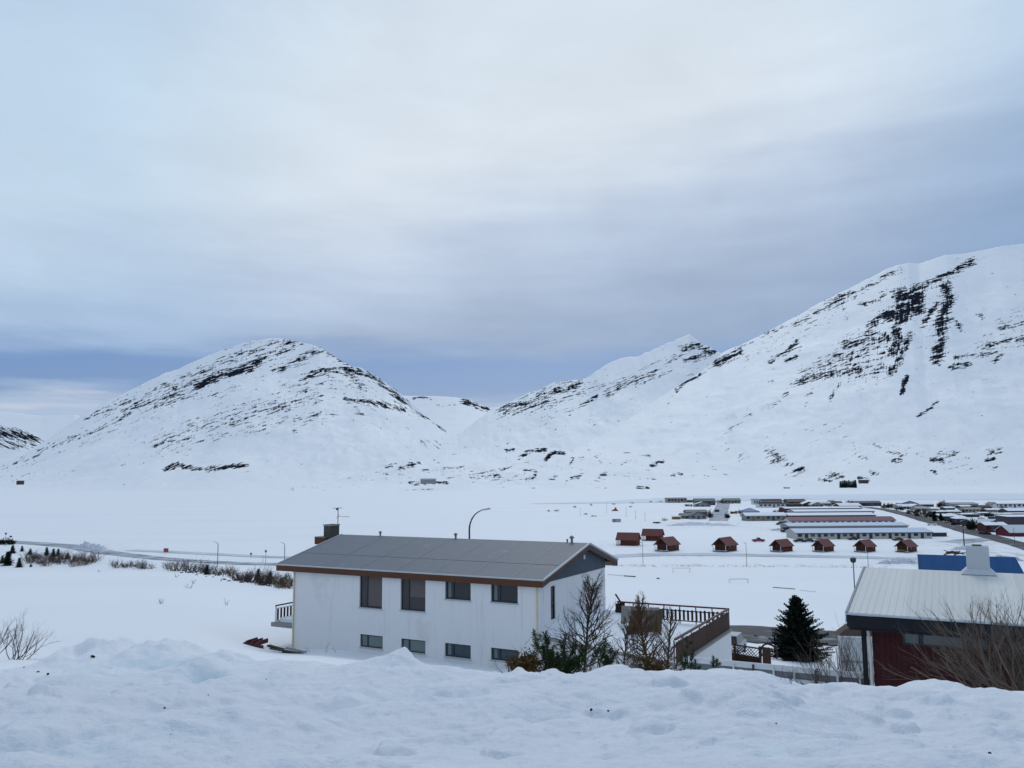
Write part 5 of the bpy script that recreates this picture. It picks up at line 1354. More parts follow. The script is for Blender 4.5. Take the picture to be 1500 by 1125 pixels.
R_DK = road_material('wet_asphalt', (.030, .035, .043), (.40, .44, .50), .22, .63, .10)
R_MD = road_material('slushy_road', (.20, .215, .24), (.52, .56, .62), .12, .5, .15)
R_LT = road_material('packed_snow_road', (.40, .44, .50), (.66, .71, .78), .06, .5, .2)
strip('road', [(1268, 743), (1300, 747), (1335, 755), (1365, 764), (1395, 771), (1425, 780), (1460, 789), (1500, 800), (1560, 820)], [9, 10, 11, 11, 10, 10, 9, 8, 8], R_DK, .12, n=80)
strip('road', [(1395, 795), (1420, 792), (1450, 789)], [10, 12, 8], R_MD, .08, n=24)
strip('road', [(1060, 737), (1056, 748), (1052, 763)], [12, 11, 11], R_MD, .12, n=30)
strip('road', [(-60, 789), (0, 792.5), (60, 796.5), (110, 801), (160, 810), (220, 817), (280, 822), (350, 826), (430, 827.5), (520, 829), (700, 830)], [7, 8, 9, 9, 8, 7, 6, 6, 6, 6, 6], R_MD, .12, n=90)
strip('road', [(190, 806), (260, 809), (330, 812.5), (400, 816), (470, 818)], [6, 6, 6, 6, 6], R_LT, .10, n=50)
strip('road', [(880, 816), (960, 812), (1050, 812), (1150, 814), (1250, 816), (1350, 819)], [8, 10, 10, 9, 8, 8], R_LT, .09, n=60)
strip('parking_area', [(1040, 931), (1100, 928), (1165, 934), (1240, 938), (1300, 944)], [14, 15, 15, 14, 12], R_DK, .09, n=60, march_=True)
R_IC = road_material('river_ice', (.66, .715, .785), (.75, .785, .845), .012, .5, .25)
strip('river', [(780, 738), (900, 736), (1000, 732.5), (1130, 728.5), (1240, 728), (1350, 727.5), (1450, 727), (1620, 726)], [15, 60, 120, 220, 260, 280, 290, 300], R_IC, .15, n=90)
# long low dark hedge bank along the road edge in front of the cabins
def low_bank(pts, label, seed, h=.5, m=None):
    P = np.array([plain(a, b) for a, b in pts]); rg = np.random.RandomState(seed)
    L = np.hypot(P[-1][0] - P[0][0], P[-1][1] - P[0][1]); mb = MB()
    for k in range(int(L * 2.2)):
        f = rg.rand(); p = P[0] + (P[-1] - P[0]) * f
        hh = h * (.3 + .9 * rg.rand() ** 2); z = gz(p[0], p[1]); a = rg.randn() * .4
        mb.tube([(p[0], p[1] + rg.randn() * .3, z - .1), (p[0] + a * hh * .5, p[1], z + hh * .5), (p[0] + a * hh, p[1], z + hh)], [.05, .035, .02], 3, cap=False)
    o = mb.build('dry_grass', m or BARK, None, fix=False)
    return tag(o, label, 'grass', kind='stuff')
low_bank([(888, 829.5), (1080, 830.5)], 'dark line of dry grass along the road edge below the cabins', 5, .5)
low_bank([(1080, 830.5), (1300, 832.5)], 'dark line of dry grass along the road edge, right part', 6, .45)
# ------------------------------------------------------------------ cabins
C_ROOF = mat('rust_roof', (.155, .045, .036), .6, .15, 2, .2, .3, stripe=(1, .45, .12, .35)); C_WALL = mat('brown_logs', (.115, .038, .021), .8, .3, 3, .4, .15, stripe=(2, .2, .2, .6))
C_DK = mat('dark_logs', (.045, .026, .020), .8, .3, 3, .4, .15)
def make_cabin():
    W, L, h, r = 5.0, 6.4, 2.35, 2.15
    t = thing('cabin', (0, 0, 0))
    MB().extr([(-W / 2, -.4), (W / 2, -.4), (W / 2, h), (0, h + r), (-W / 2, h)], 0, L, 'y').build('wall', C_WALL, t)
    o = .55; s = r / (W / 2)
    rf = MB().extr([(-W / 2 - o, h - o * s + .02), (0, h + r + .02), (W / 2 + o, h - o * s + .02), (W / 2 + o, h - o * s + .20), (0, h + r + .22), (-W / 2 - o, h - o * s + .20)], -1.75, L + .5, 'y').build('roof', C_ROOF, t)
    MB().extr([(-W / 2 + .3, h + .0), (W / 2 - .3, h + .0), (0, h + r - .25)], -.055, -.004, 'y').build('gable_boards', C_DK, t)
    MB().box(-W / 2, W / 2, -1.7, -.004, -.3, .22).build('porch', C_DK, t)
    MB().box(-W / 2 + .08, W / 2 - .08, -1.66, -.008, .223, .30).build('porch_snow', SNOWR, t)
    for x in (-W / 2 + .08, -.9, .9, W / 2 - .08):
        MB().box(x - .07, x + .07, -1.68, -1.54, .22, h + (W / 2 - abs(x)) * s * .98).build('porch_post', WHITE if abs(x) > 1 else C_DK, t)
    rl = MB(); rl.box(-W / 2 + .15, -.97, -1.66, -1.60, .95, 1.05); rl.box(.97, W / 2 - .15, -1.66, -1.60, .95, 1.05); rl.box(-W / 2 + .15, -.97, -1.66, -1.60, .5, .58); rl.box(.97, W / 2 - .15, -1.66, -1.60, .5, .58)
    rl.build('porch_rail', C_DK, t)
    for x0, x1, z0, z1 in ((-1.9, -1.0, 1.0, 1.9), (1.0, 1.9, 1.0, 1.9)):
        w_ = MB().box(x0, x1, -.05, -.003, z0, z1).build('window', C_DK, t)
        MB().box(x0 + .1, x1 - .1, -.062, -.052, z0 + .1, z1 - .1).build('pane', GL_DK, w_)
    MB().box(-.42, .42, -.05, -.003, .24, 2.15).build('door', mat('cabin_door', (.06, .02, .015), .6), t)
    for y0 in (1.0, 3.9):
        for sx in (1, -1):
            a, b = (W / 2 + .003, W / 2 + .05) if sx > 0 else (-W / 2 - .05, -W / 2 - .003)
            w_ = MB().box(a, b, y0, y0 + 1.0, 1.05, 1.95).build('window', C_DK, t)
            c, d = (W / 2 + .052, W / 2 + .062) if sx > 0 else (-W / 2 - .062, -W / 2 - .052)
            MB().box(c, d, y0 + .1, y0 + .9, 1.15, 1.85).build('pane', GL_DK, w_)
    return t
def copy_tree(o, parent=None):
    c = o.copy(); col.objects.link(c)
    if parent: c.parent = parent
    for ch in list(o.children): copy_tree(ch, c)
    return c
CAB = [(922, 799.5, -112, 1.0, 'leftmost rust-red cabin, long side facing the house'), (958, 792.5, -112, .98, 'rust-red cabin standing behind the leftmost one, partly hidden by it'),
       (979, 807, -42, 1.0, 'dark-gabled cabin just right of the two side-on cabins'), (1064.5, 807.5, -42, 1.0, 'cabin alone in the middle of the row, with dark front gable'),
       (1148, 808, -52, .86, 'cabin right of the red pickup, fourth from the right'), (1209.5, 808, -50, .84, 'cabin below the left part of the pale row house, third from the right'),
       (1271, 808.5, -50, .84, 'second cabin from the right in the snow'), (1332, 809, -50, .84, 'rightmost cabin, with ochre boards on its front')]
proto = make_cabin()
for i, (px, py, a, s, lb) in enumerate(CAB):
    o = proto if i == 0 else copy_tree(proto)
    p = plain(px, py); ra = math.radians(a)
    cx, cy = -math.sin(ra) * 2.6 * s, math.cos(ra) * 2.6 * s     # footprint centre relative to the origin
    o.location = (p[0] - cx, p[1] + 2.0 - cy, gz(p[0], p[1]) + .05); o.rotation_euler = (0, 0, ra); o.scale = (s, s, s)
    tag(o, lb, 'cabin', 'rust-roofed cabins in the snow field')
    if i == 7:
        MB().box(-1.6, 1.4, -1.76, -1.70, .25, 1.0).build('ochre_boards', mat('ochre', (.20, .11, .025), .7, .2), o)

# ------------------------------------------------------------------ town houses
RS = SNOWR
TM = dict(snow=SNOWR, slate=mat('slate_roof', (.075, .095, .115), .6, .15, 1.5), grey=mat('town_grey_roof', (.30, .33, .36), .6, .15, 1), pale=mat('town_pale_roof', (.52, .57, .60), .6, .1, 1), blue=mat('bright_blue_roof', (.012, .10, .27), .5, .12, 1.5),
          navy=mat('navy_roof', (.030, .045, .080), .5, .2, 1.5), purple=mat('purple_roof', (.15, .060, .085), .6, .15, 1), red=mat('red_roof', (.22, .035, .045), .6, .15, 1), dark=mat('dark_roof', (.045, .045, .055), .6, .2, 1),
          iceblue=mat('frosted_roof', (.50, .58, .70), .6, .08, .6), brown=mat('town_brown', (.07, .045, .038), .8, .2, 1), cream=mat('town_cream', (.46, .43, .38), .85, .1, 1), white=mat('town_white', (.60, .61, .62), .85, .08, 1),
          greyw=mat('town_grey_wall', (.25, .255, .26), .85, .1, 1), green=mat('town_green_grey', (.20, .23, .20), .85, .15, 1), beige=mat('town_beige', (.32, .29, .25), .85, .1, 1), crimson=mat('town_crimson', (.115, .010, .026), .7, .15, 1),
          dwall=mat('town_dark_wall', (.05, .048, .055), .8, .2, 1), redw=mat('town_red_wall', (.085, .022, .022), .8, .2, 1), pwall=mat('town_mauve_wall', (.075, .055, .075), .85, .2, 1), ochrew=mat('town_ochre_door', (.25, .12, .04), .7, .2))
def town(label, x0, x1, yb, ye, yr, wall, roof, kind='x', nwin=4, D=9.0, cat='house', name='town_house', group=None, yaw=0.0, doors=1, chim=False, trim=None, wcol=None, overhang=.45, win_h=.42, doorcol=None, wmat=None):
    """x0..x1 span, yb base row, ye front eave row, yr ridge row (photo pixels)"""
    pc = plain((x0 + x1) / 2, yb); Y = pc[1]
    L = px2m(Y, x1 - x0); h = max(at(x0, ye, Y)[2], 1.6)
    zr = at((x0 + x1) / 2, yr, Y + (D / 2 if kind == 'x' else (D if kind in 'sf' else 0)))[2]
    zr = min(max(zr, h + .25), h + 4.5)
    t = thing(name, (pc[0], Y, gz(pc[0], Y)), yaw, label, cat, group)
    W = TM[wall]; R = TM[roof]; o = overhang; th = .22
    if kind == 'x':
        MB().extr([(0, -.5), (D, -.5), (D, h), (D / 2, zr - .05), (0, h)], -L / 2, L / 2).build('wall', W, t)
        s = (zr - h) / (D / 2)
        rf = MB().extr([(-o, h - o * s), (D / 2, zr), (D + o, h - o * s), (D + o, h - o * s + th), (D / 2, zr + th), (-o, h - o * s + th)], -L / 2 - o, L / 2 + o).build('roof', R, t)
        fz = h - o * s
        if trim: MB().box(-L / 2 - o, L / 2 + o, -o - .05, -o - .002, fz - .18, fz + th - .03).build('fascia', TM[trim], t)
    elif kind == 'y':
        MB().extr([(-L / 2, -.5), (L / 2, -.5), (L / 2, h), (0, zr - .05), (-L / 2, h)], 0, D, 'y').build('wall', W, t)
        s = (zr - h) / (L / 2)
        rf = MB().extr([(-L / 2 - o, h - o * s), (0, zr), (L / 2 + o, h - o * s), (L / 2 + o, h - o * s + th), (0, zr + th), (-L / 2 - o, h - o * s + th)], -o, D + o, 'y').build('roof', R, t)
        if trim: MB().extr([(-L / 2 - o, h - o * s - .2), (0, zr - .2), (L / 2 + o, h - o * s - .2), (L / 2 + o, h - o * s + th - .02), (0, zr + th - .02), (-L / 2 - o, h - o * s + th - .02)], -o - .05, -o - .002, 'y').build('fascia', TM[trim], t)
    elif kind == 'h':       # hipped
        MB().box(-L / 2, L / 2, 0, D, -.5, h).build('wall', W, t)
        k = min(L, D) * .42
        a = [(-L / 2 - o, -o, h), (L / 2 + o, -o, h), (L / 2 + o, D + o, h), (-L / 2 - o, D + o, h), (-L / 2 + k, D / 2, zr), (L / 2 - k, D / 2, zr)]
        rf = MB().add(a, [(0, 3, 2, 1), (0, 1, 5, 4), (2, 3, 4, 5), (1, 2, 5), (3, 0, 4)]).build('roof', R, t)
        if trim: MB().box(-L / 2 - o, L / 2 + o, -o - .05, -o - .002, h - .25, h + .02).build('fascia', TM[trim], t)
    else:                   # shallow single slope
        MB().extr([(0, -.5), (D, -.5), (D, zr - .03), (0, h - .03)], -L / 2, L / 2).build('wall', W, t)
        rf = MB().extr([(-o, h - .02), (D + o, zr + .02), (D + o, zr + .25), (-o, h + .2)], -L / 2 - o, L / 2 + o).build('roof', R, t)
        if trim: MB().box(-L / 2 - o, L / 2 + o, -o - .05, -o - .002, h - .2, h + .16).build('fascia', TM[trim], t)
    rg = random.Random(int(x0 * 7 + yb))
    if nwin:
        tot = nwin + doors; slot = L / tot
        dpos = {int((k + .5) * tot / max(doors, 1)) for k in range(doors)} if doors else set()
        for k in range(tot):
            xc = -L / 2 + (k + .5) * slot; ww = min(slot * .62, 2.4)
            if k in dpos: MB().box(xc - min(ww, 1.3) / 2, xc + min(ww, 1.3) / 2, -.05, -.003, .0, h * .86).build('door', TM[doorcol] if doorcol and rg.random() < .7 else rg.choice([TM['dwall'], TM['brown']]), t)
            else: MB().box(xc - ww / 2, xc + ww / 2, -.05, -.003, h * win_h, h * .86).build('window', wmat or rg.choice([GL_DK, GL_DK, GL_BL]), t)
    if chim:
        cx = L * .18; MB().box(cx - .4, cx + .4, D * .45, D * .45 + .7, zr - .8, zr + 1.0).build('chimney', TM['dwall'], rf)
    return t
# the long terraces in the middle
for a in (
    dict(label='long pale row house with frosted roof and many doors, nearest behind the cabins', x0=1169, x1=1364, yb=789.3, ye=781, yr=774.0, wall='cream', roof='iceblue', nwin=13, doors=8, D=13, trim='slate', cat='row house', name='row_house', group='long row houses'),
    dict(label='long row house with snowy roof and grey-brown front, second behind the cabins', x0=1158, x1=1329, yb=779, ye=770.7, yr=765.6, wall='greyw', roof='iceblue', nwin=0, D=13, trim='beige', cat='row house', name='row_house', group='long row houses'),
    dict(label='long row house with purple-red roof', x0=1159, x1=1311, yb=769.5, ye=763, yr=757.0, wall='white', roof='purple', nwin=12, doors=5, D=11, cat='row house', name='row_house', group='long row houses'),
    dict(label='long snow-roofed row house directly behind the purple-red roof', x0=1157, x1=1282, yb=762.5, ye=755.4, yr=751.3, wall='dwall', roof='snow', nwin=0, D=13, trim='purple', cat='row house', name='row_house', group='long row houses'),
    dict(label='long snow-roofed row house, fifth behind the cabins, with grey front edge', x0=1166, x1=1280, yb=756, ye=749.6, yr=746.2, wall='greyw', roof='snow', nwin=0, D=15, trim='slate', cat='row house', name='row_house', group='long row houses'),
    dict(label='long snow-roofed row house farthest back of the parallel rows', x0=1152, x1=1262, yb=751, ye=745.2, yr=742.6, wall='redw', roof='snow', nwin=0, D=15, trim='redw', cat='row house', name='row_house', group='long row houses'),
    dict(label='snow-roofed grey house with ochre and dark doors, left of the rows', x0=1093, x1=1151, yb=763, ye=755.3, yr=751, wall='green', roof='snow', nwin=4, doors=4, D=9, trim='white', cat='row house', name='row_house', doorcol='ochrew'),
    dict(label='low snowy annex at the right end of the pale row house', x0=1366, x1=1387, yb=786, ye=781, yr=778.5, wall='dwall', roof='snow', nwin=0, D=6, kind='s', cat='garage', name='garage'),
    dict(label='bright blue hip-roofed house at the left of the rows', x0=1092, x1=1113, yb=757, ye=749.5, yr=744.5, wall='slate', roof='blue', nwin=2, kind='h', D=12),
    dict(label='beige bungalow with thin dark roof, leftmost in the town', x0=978, x1=1006, yb=736.5, ye=731, yr=729.2, wall='beige', roof='dark', nwin=5, doors=1, D=14, trim='dark'),
    dict(label='low dark shed between the leftmost bungalow and the slate house', x0=1007.5, x1=1019, yb=736, ye=733.3, yr=732.8, wall='slate', roof='dark', nwin=0, D=8, kind='s', cat='shed', name='shed'),
    dict(label='long slate-grey house behind the snowy gable at the street top', x0=1019, x1=1048, yb=740, ye=734, yr=730.3, wall='slate', roof='slate', nwin=4, D=10),
    dict(label='snow-topped low gable in front of the long slate house', x0=1018, x1=1041, yb=742.3, ye=739, yr=735.5, wall='greyw', roof='snow', nwin=2, kind='y', D=6, trim='slate'),
    dict(label='slate house with a broad grey gable, nearest beside the left street', x0=1012, x1=1035, yb=760.5, ye=755.5, yr=749.5, wall='greyw', roof='slate', nwin=2, kind='y', D=9, trim='slate'),
    dict(label='slate-roofed wing with pale walls joined left of the broad grey gable', x0=999, x1=1013, yb=760, ye=756, yr=752, wall='greyw', roof='slate', nwin=2, D=9, trim='slate'),
    dict(label='slate roof ridge building standing behind the broad grey gable', x0=1006, x1=1036, yb=756, ye=750.5, yr=747, wall='slate', roof='slate', nwin=0, D=9),
    dict(label='small orange-brown shed left of the pale-walled slate wing', x0=986, x1=996.5, yb=760.8, ye=757.8, yr=757, wall='ochrew', roof='snow', nwin=0, kind='s', D=4, cat='shed', name='shed'),
    dict(label='green-grey house at the top of the left street, right side', x0=1061, x1=1085, yb=737.5, ye=733, yr=730, wall='green', roof='green', nwin=4, D=10),
    dict(label='pale little house with flat roof at the left end of the back row', x0=1104, x1=1114, yb=739, ye=733, yr=731, wall='white', roof='greyw', nwin=2, kind='s', D=8),
    dict(label='brown-roofed long house, left one in the back row', x0=1113, x1=1146, yb=738.5, ye=734.3, yr=731.2, wall='redw', roof='brown', nwin=5, D=10, trim='white'),
    dict(label='white-walled house with dark windows in front of the left brown roof', x0=1112, x1=1156, yb=743.5, ye=738.3, yr=736.5, wall='white', roof='dwall', nwin=6, doors=1, D=9),
    dict(label='brown-roofed long house, right one in the back row', x0=1153, x1=1180, yb=739, ye=734, yr=731.4, wall='brown', roof='brown', nwin=4, D=10, trim='pale'),
    dict(label='small brown house in front of the right brown-roofed long house', x0=1156, x1=1174, yb=743.5, ye=739, yr=737.5, wall='brown', roof='dwall', nwin=3, D=6),
    dict(label='snow-roofed house with red gable peak right of the brown roofs', x0=1177, x1=1193, yb=742.5, ye=738, yr=735, wall='brown', roof='snow', nwin=3, kind='y', D=9, trim='redw'),
    dict(label='green-grey gabled house with pale roof in the back row', x0=1189, x1=1206, yb=743, ye=739, yr=735.5, wall='green', roof='pale', nwin=2, kind='y', D=10),
    dict(label='pale-roofed long house between two gables in the back row', x0=1199, x1=1217, yb=741, ye=737.5, yr=735, wall='green', roof='pale', nwin=3, D=10, trim='slate'),
    dict(label='small slate gable with a window at the middle of the back row', x0=1216, x1=1226.5, yb=740.5, ye=736, yr=733.4, wall='greyw', roof='slate', nwin=1, doors=0, kind='y', D=10, trim='slate'),
    dict(label='slate low wing right of the small slate gable', x0=1225, x1=1234, yb=740, ye=736, yr=734.2, wall='slate', roof='slate', nwin=2, D=8),
    dict(label='large white snow roof in the middle of the back rows', x0=1231, x1=1262, yb=744, ye=741, yr=737, wall='brown', roof='snow', nwin=0, D=14, trim='beige'),
    dict(label='long navy-roofed building behind the row houses', x0=1252, x1=1291, yb=741.5, ye=737, yr=734, wall='navy', roof='navy', nwin=6, doors=1, D=9),
    # right of the street
    dict(label='white low-pitched gable house with dark roof edge, right of the street top', x0=1322, x1=1343, yb=741, ye=737, yr=733.8, wall='greyw', roof='snow', nwin=3, kind='y', D=12, trim='dark'),
    dict(label='snow-roofed house in front of the white low-pitched gable', x0=1318, x1=1338, yb=746, ye=742, yr=738.5, wall='greyw', roof='snow', nwin=3, D=10, trim='slate'),
    dict(label='grey gabled house with snow, left of the red roof', x0=1335, x1=1354, yb=746, ye=742, yr=738.8, wall='greyw', roof='snow', nwin=2, kind='y', D=11, trim='grey'),
    dict(label='house with dark gable windows below the tree clump, behind the grey gable', x0=1348, x1=1368, yb=742.5, ye=738.8, yr=736.3, wall='dwall', roof='snow', nwin=3, D=9),
    dict(label='red-roofed house in the middle of the right quarter', x0=1361, x1=1376, yb=750, ye=748.5, yr=745.3, wall='dwall', roof='red', nwin=0, D=10),
    dict(label='snow-covered roof left of the red roof', x0=1344, x1=1362, yb=748, ye=745.5, yr=742.2, wall='beige', roof='grey', nwin=2, D=10),
    dict(label='wide snow-white roof right of the small dark conifers', x0=1371, x1=1392, yb=753.5, ye=751.5, yr=748.2, wall='dwall', roof='snow', nwin=2, D=11, trim='dark'),
    dict(label='white hip roof over dark walls, left one by the street', x0=1386, x1=1409, yb=763.5, ye=756.5, yr=752.5, wall='dwall', roof='snow', nwin=3, kind='h', D=12, trim='dark', yaw=-.2),
    dict(label='white hip roof over grey walls, right one by the street', x0=1403, x1=1422, yb=767.5, ye=760, yr=755.5, wall='pwall', roof='snow', nwin=3, kind='h', D=10, trim='dark', yaw=-.2),
    dict(label='snow roof between the hip roofs and the dark conifer clump', x0=1410, x1=1434, yb=757.5, ye=755.5, yr=753.2, wall='dwall', roof='snow', nwin=2, D=9, trim='dwall'),
    dict(label='grey house with broad snow-grey roof behind the dark conifer clump', x0=1427, x1=1452, yb=772.5, ye=765.5, yr=760.5, wall='pwall', roof='pale', nwin=2, D=11, trim='dark'),
    dict(label='snow-grey roofed house touching the broad grey one on its right', x0=1452, x1=1478, yb=768, ye=763.5, yr=760.8, wall='dwall', roof='pale', nwin=2, D=9, trim='dark'),
    dict(label='white-roofed house with red front and black chimney', x0=1446, x1=1475, yb=779.5, ye=769.5, yr=765, wall='redw', roof='snow', nwin=4, D=9, trim='dark', chim=True, yaw=-.1),
    dict(label='pale-roofed house with crimson wall at the right edge', x0=1480.5, x1=1530, yb=786, ye=779.5, yr=769.5, wall='crimson', roof='pale', nwin=0, D=11, trim='white', yaw=-.05),
    dict(label='mauve-dark blocky house at the right edge above the crimson one', x0=1478, x1=1520, yb=770, ye=757, yr=755, wall='pwall', roof='snow', nwin=0, kind='s', D=11),
    dict(label='long white house with navy roof edge at the far right of the back row', x0=1457, x1=1510, yb=744.5, ye=738.3, yr=736.3, wall='white', roof='snow', nwin=7, doors=1, D=12, trim='navy'),
    dict(label='white gable end with navy edges, joined to the far-right long house', x0=1453.5, x1=1461, yb=744.8, ye=739, yr=736, wall='white', roof='navy', nwin=0, kind='y', D=8, trim='navy'),
    dict(label='grey barn with long pale roof in the back row at right', x0=1395, x1=1433, yb=743, ye=738.5, yr=736, wall='greyw', roof='grey', nwin=0, D=16, trim='greyw'),
    dict(label='small snowy roof in front of the grey barn', x0=1408, x1=1423, yb=745, ye=742, yr=740, wall='dwall', roof='snow', nwin=0, D=8),
    dict(label='beige house among bare bushes in the middle of the right quarter', x0=1414, x1=1440, yb=751, ye=746, yr=743.5, wall='beige', roof='beige', nwin=4, D=9),
    dict(label='low house with orange-brown roof edge right of the grey barn', x0=1434, x1=1453, yb=746, ye=742.6, yr=740.2, wall='dwall', roof='brown', nwin=0, D=10, trim='ochrew'),
    dict(label='wide snow roof with navy gable trim under the far-right long house', x0=1446, x1=1480, yb=750.5, ye=748.6, yr=745, wall='beige', roof='snow', nwin=0, D=12, trim='navy', yaw=.1),
    dict(label='snow roof at the right edge below the long white house', x0=1478, x1=1512, yb=752, ye=749, yr=744.3, wall='dwall', roof='snow', nwin=2, D=12, trim='brown'),
    dict(label='low snow roof above the mauve-dark house', x0=1476, x1=1505, yb=756, ye=754, yr=751.5, wall='brown', roof='snow', nwin=0, D=8),
    dict(label='snowy roof right of the wide snow-white roof, beside bare bushes', x0=1392, x1=1408, yb=753, ye=750, yr=747.2, wall='beige', roof='snow', nwin=2, D=9, trim='grey'),
    dict(label='dark-walled house with narrow snow roof left of the left hip roof', x0=1372, x1=1388, yb=758.5, ye=755.5, yr=752.8, wall='dwall', roof='snow', nwin=2, D=8, trim='dark'),
    dict(label='small snow-roofed house behind the narrow dark shrub', x0=1436, x1=1450, yb=755.5, ye=752.8, yr=750.3, wall='greyw', roof='snow', nwin=2, D=8, trim='brown'),
    dict(label='grey-roofed house above the snow-grey roofed one', x0=1462, x1=1480, yb=762.5, ye=759, yr=756.6, wall='dwall', roof='grey', nwin=2, D=8, trim='dark'),
    dict(label='small dark-roofed house at the end of the wet road', x0=1306, x1=1319, yb=743.5, ye=740.5, yr=738.8, wall='brown', roof='dark', nwin=2, D=8),
    dict(label='snow-roofed house right of the reddish poplars', x0=1386, x1=1399, yb=747.5, ye=744.6, yr=742.2, wall='pwall', roof='snow', nwin=2, D=9, trim='dark'),
    dict(label='low snow roof in front of the mauve-dark house', x0=1460, x1=1482, yb=757, ye=754.8, yr=752.4, wall='dwall', roof='snow', nwin=0, D=9, trim='slate'),
    dict(label='tiny white farmhouse across the valley at the foot of the right slope', x0=1150, x1=1157, yb=715.5, ye=714, yr=713.3, wall='dwall', roof='snow', nwin=0, D=9),
):
    town(**a)
def farm(px, py, wpx, hpx, label, wall, roof, Y=None, cat='farm building', name='farm_building', kind='y'):
    """a building on the lower slope of a mountain, standing at distance Y"""
    x, y, z = at(px, py, Y); L = px2m(Y, wpx); h = px2m(Y, hpx)
    t = thing(name, (x, y, z), 0, label, cat)
    MB().extr([(0, -6), (9, -6), (9, h * .6), (4.5, h), (0, h * .6)], -L / 2, L / 2).build('wall', TM[wall], t)
    MB().extr([(-.5, h * .55), (4.5, h + .05), (9.5, h * .55), (9.5, h * .55 + .4), (4.5, h + .5), (-.5, h * .55 + .4)], -L / 2 - .5, L / 2 + .5).build('roof', TM[roof], t)
farm(28, 706, 8, 1.7, 'tiny rust-brown barn at the foot of the left mountain', 'brown', 'brown', 1840)
farm(627, 704.5, 22, 3.2, 'pale greenhouse-like roof among rocks at the foot of the hills', 'greyw', 'grey', 1700)
farm(1266, 704.0, 12, 1.8, 'reddish farm buildings above the dark tree clump', 'brown', 'snow', 1700)

# blue building behind the red house
def blue_building():
    Y = 190.0; D = 13.0; yaw = -.44; c = at(1414, 814, Y); L = 18.4; zr = c[2]
    ox, oy = c[0] - math.sin(-yaw) * D / 2, c[1] - math.cos(yaw) * D / 2
    h = zr - 4.0
    t = thing('blue_hall', (ox, oy, gz(ox, oy)), yaw, 'large building with vivid blue metal roof behind the red house', 'hall')
    g = gz(ox, oy); h -= g; zr -= g
    MB().extr([(0, -3), (D, -3), (D, h), (D / 2, zr - .1), (0, h)], -L / 2, L / 2).build('wall', TM['cream'], t)
    BL = mat('vivid_blue_roof', (.004, .068, .20), .6, .10, 1.5, .1, .15, stripe=(0, .9, .06, .4))
    s = (zr - h) / (D / 2)
    MB().add([(-L / 2 - .6, -.7, h - .7 * s), (L / 2 + 2.0, -.7, h - .7 * s), (L / 2 + .6, D / 2, zr), (-L / 2 - .6, D / 2, zr), (-L / 2 - .6, D + .7, h - .7 * s), (L / 2 + 2.0, D + .7, h - .7 * s)],
             [(0, 1, 2, 3), (3, 2, 5, 4)]).build('roof', BL, t)
    MB().bar((-L / 2 - .66, -.75, h - .7 * s), (-L / 2 - .66, D / 2, zr + .02), .12, .22).build('verge_trim', TM['white'], t)
blue_building()
def heap():
    p = plain(1396, 814); t = thing('log_pile', (p[0], p[1], gz(p[0], p[1])), .1, 'brown heap of timber with one beam sticking out left above the blue roof', 'timber')
    rg = np.random.RandomState(4); mb = MB()
    for k in range(14):
        x = rg.normal(.6, 1.2); mb.bar((x - 1.2, rg.normal(0, .8), .2 + rg.rand() * 1.1), (x + 1.2, rg.normal(0, .8), .2 + rg.rand() * 1.2), .35, .3)
    mb.build('beams', mat('timber_brown', (.12, .075, .055), .85, .3, 2), t)
    MB().bar((-3.0, 0, 1.7), (.4, 0, .7), .28, .22).build('long_beam', BARK, t)
heap()
def snow_heap(pts, wpx, hpx, label, seed):
    P = np.array([plain(a, b) for a, b in pts]); n = 60; m = 10
    s = np.linspace(0, 1, n); xx = np.interp(s, np.linspace(0, 1, len(P)), P[:, 0]); yy = np.interp(s, np.linspace(0, 1, len(P)), P[:, 1])
    V = []; Fc = []
    wd = px2m(yy.mean(), wpx); hh = px2m(yy.mean(), hpx)
    for i in range(n):
        e = min(1, 5 * min(s[i], 1 - s[i]) + .0)
        for j in range(m + 1):
            q = j / m * 2 - 1; x = xx[i] + .6 * (rng0.rand() - .5); y = yy[i] + q * wd / 2
            z = hh * .8 * e * max(0, 1 - q * q) * (.55 + .9 * float(fbm(np.array([i * .16 + seed]), np.array([j * .3]), 3)[0] + .3))
            V.append((x, y, gz(x, y) - .05 + max(z, 0)))
    for i in range(n - 1):
        for j in range(m):
            a = i * (m + 1) + j; Fc.append((a, a + m + 1, a + m + 2, a + 1))
    o = MB().add(V, Fc).build('snow_heap', mat('dirty_snow', (.60, .62, .67), .9, .25, 1.2, .6, .1, dirt=((.12, .115, .11), .9, .55)), None, fix=False)
    return tag(o, label, 'snow heap')
snow_heap([(1285, 826), (1315, 825), (1346, 826)], 16, 8, 'dirty grey ploughed snow heap left of the blue roof', 3)
snow_heap([(975, 770), (1025, 769), (1080, 770)], 26, 4, 'long dirty snow bank below the slate house and its street', 8)
snow_heap([(1130, 777), (1145, 776)], 14, 3, 'small ploughed snow bank left of the rows', 12)
snow_heap([(1392, 806), (1440, 803)], 14, 5, 'rough snow bank above the pale chimney of the red house', 15)
snow_heap([(1455, 818), (1500, 822)], 20, 6, 'rough dirty snow bank right of the blue roof', 19)
snow_heap([(118, 798), (136, 803), (160, 808)], 22, 8, 'small rough snow ridge beside the left road bend', 23)

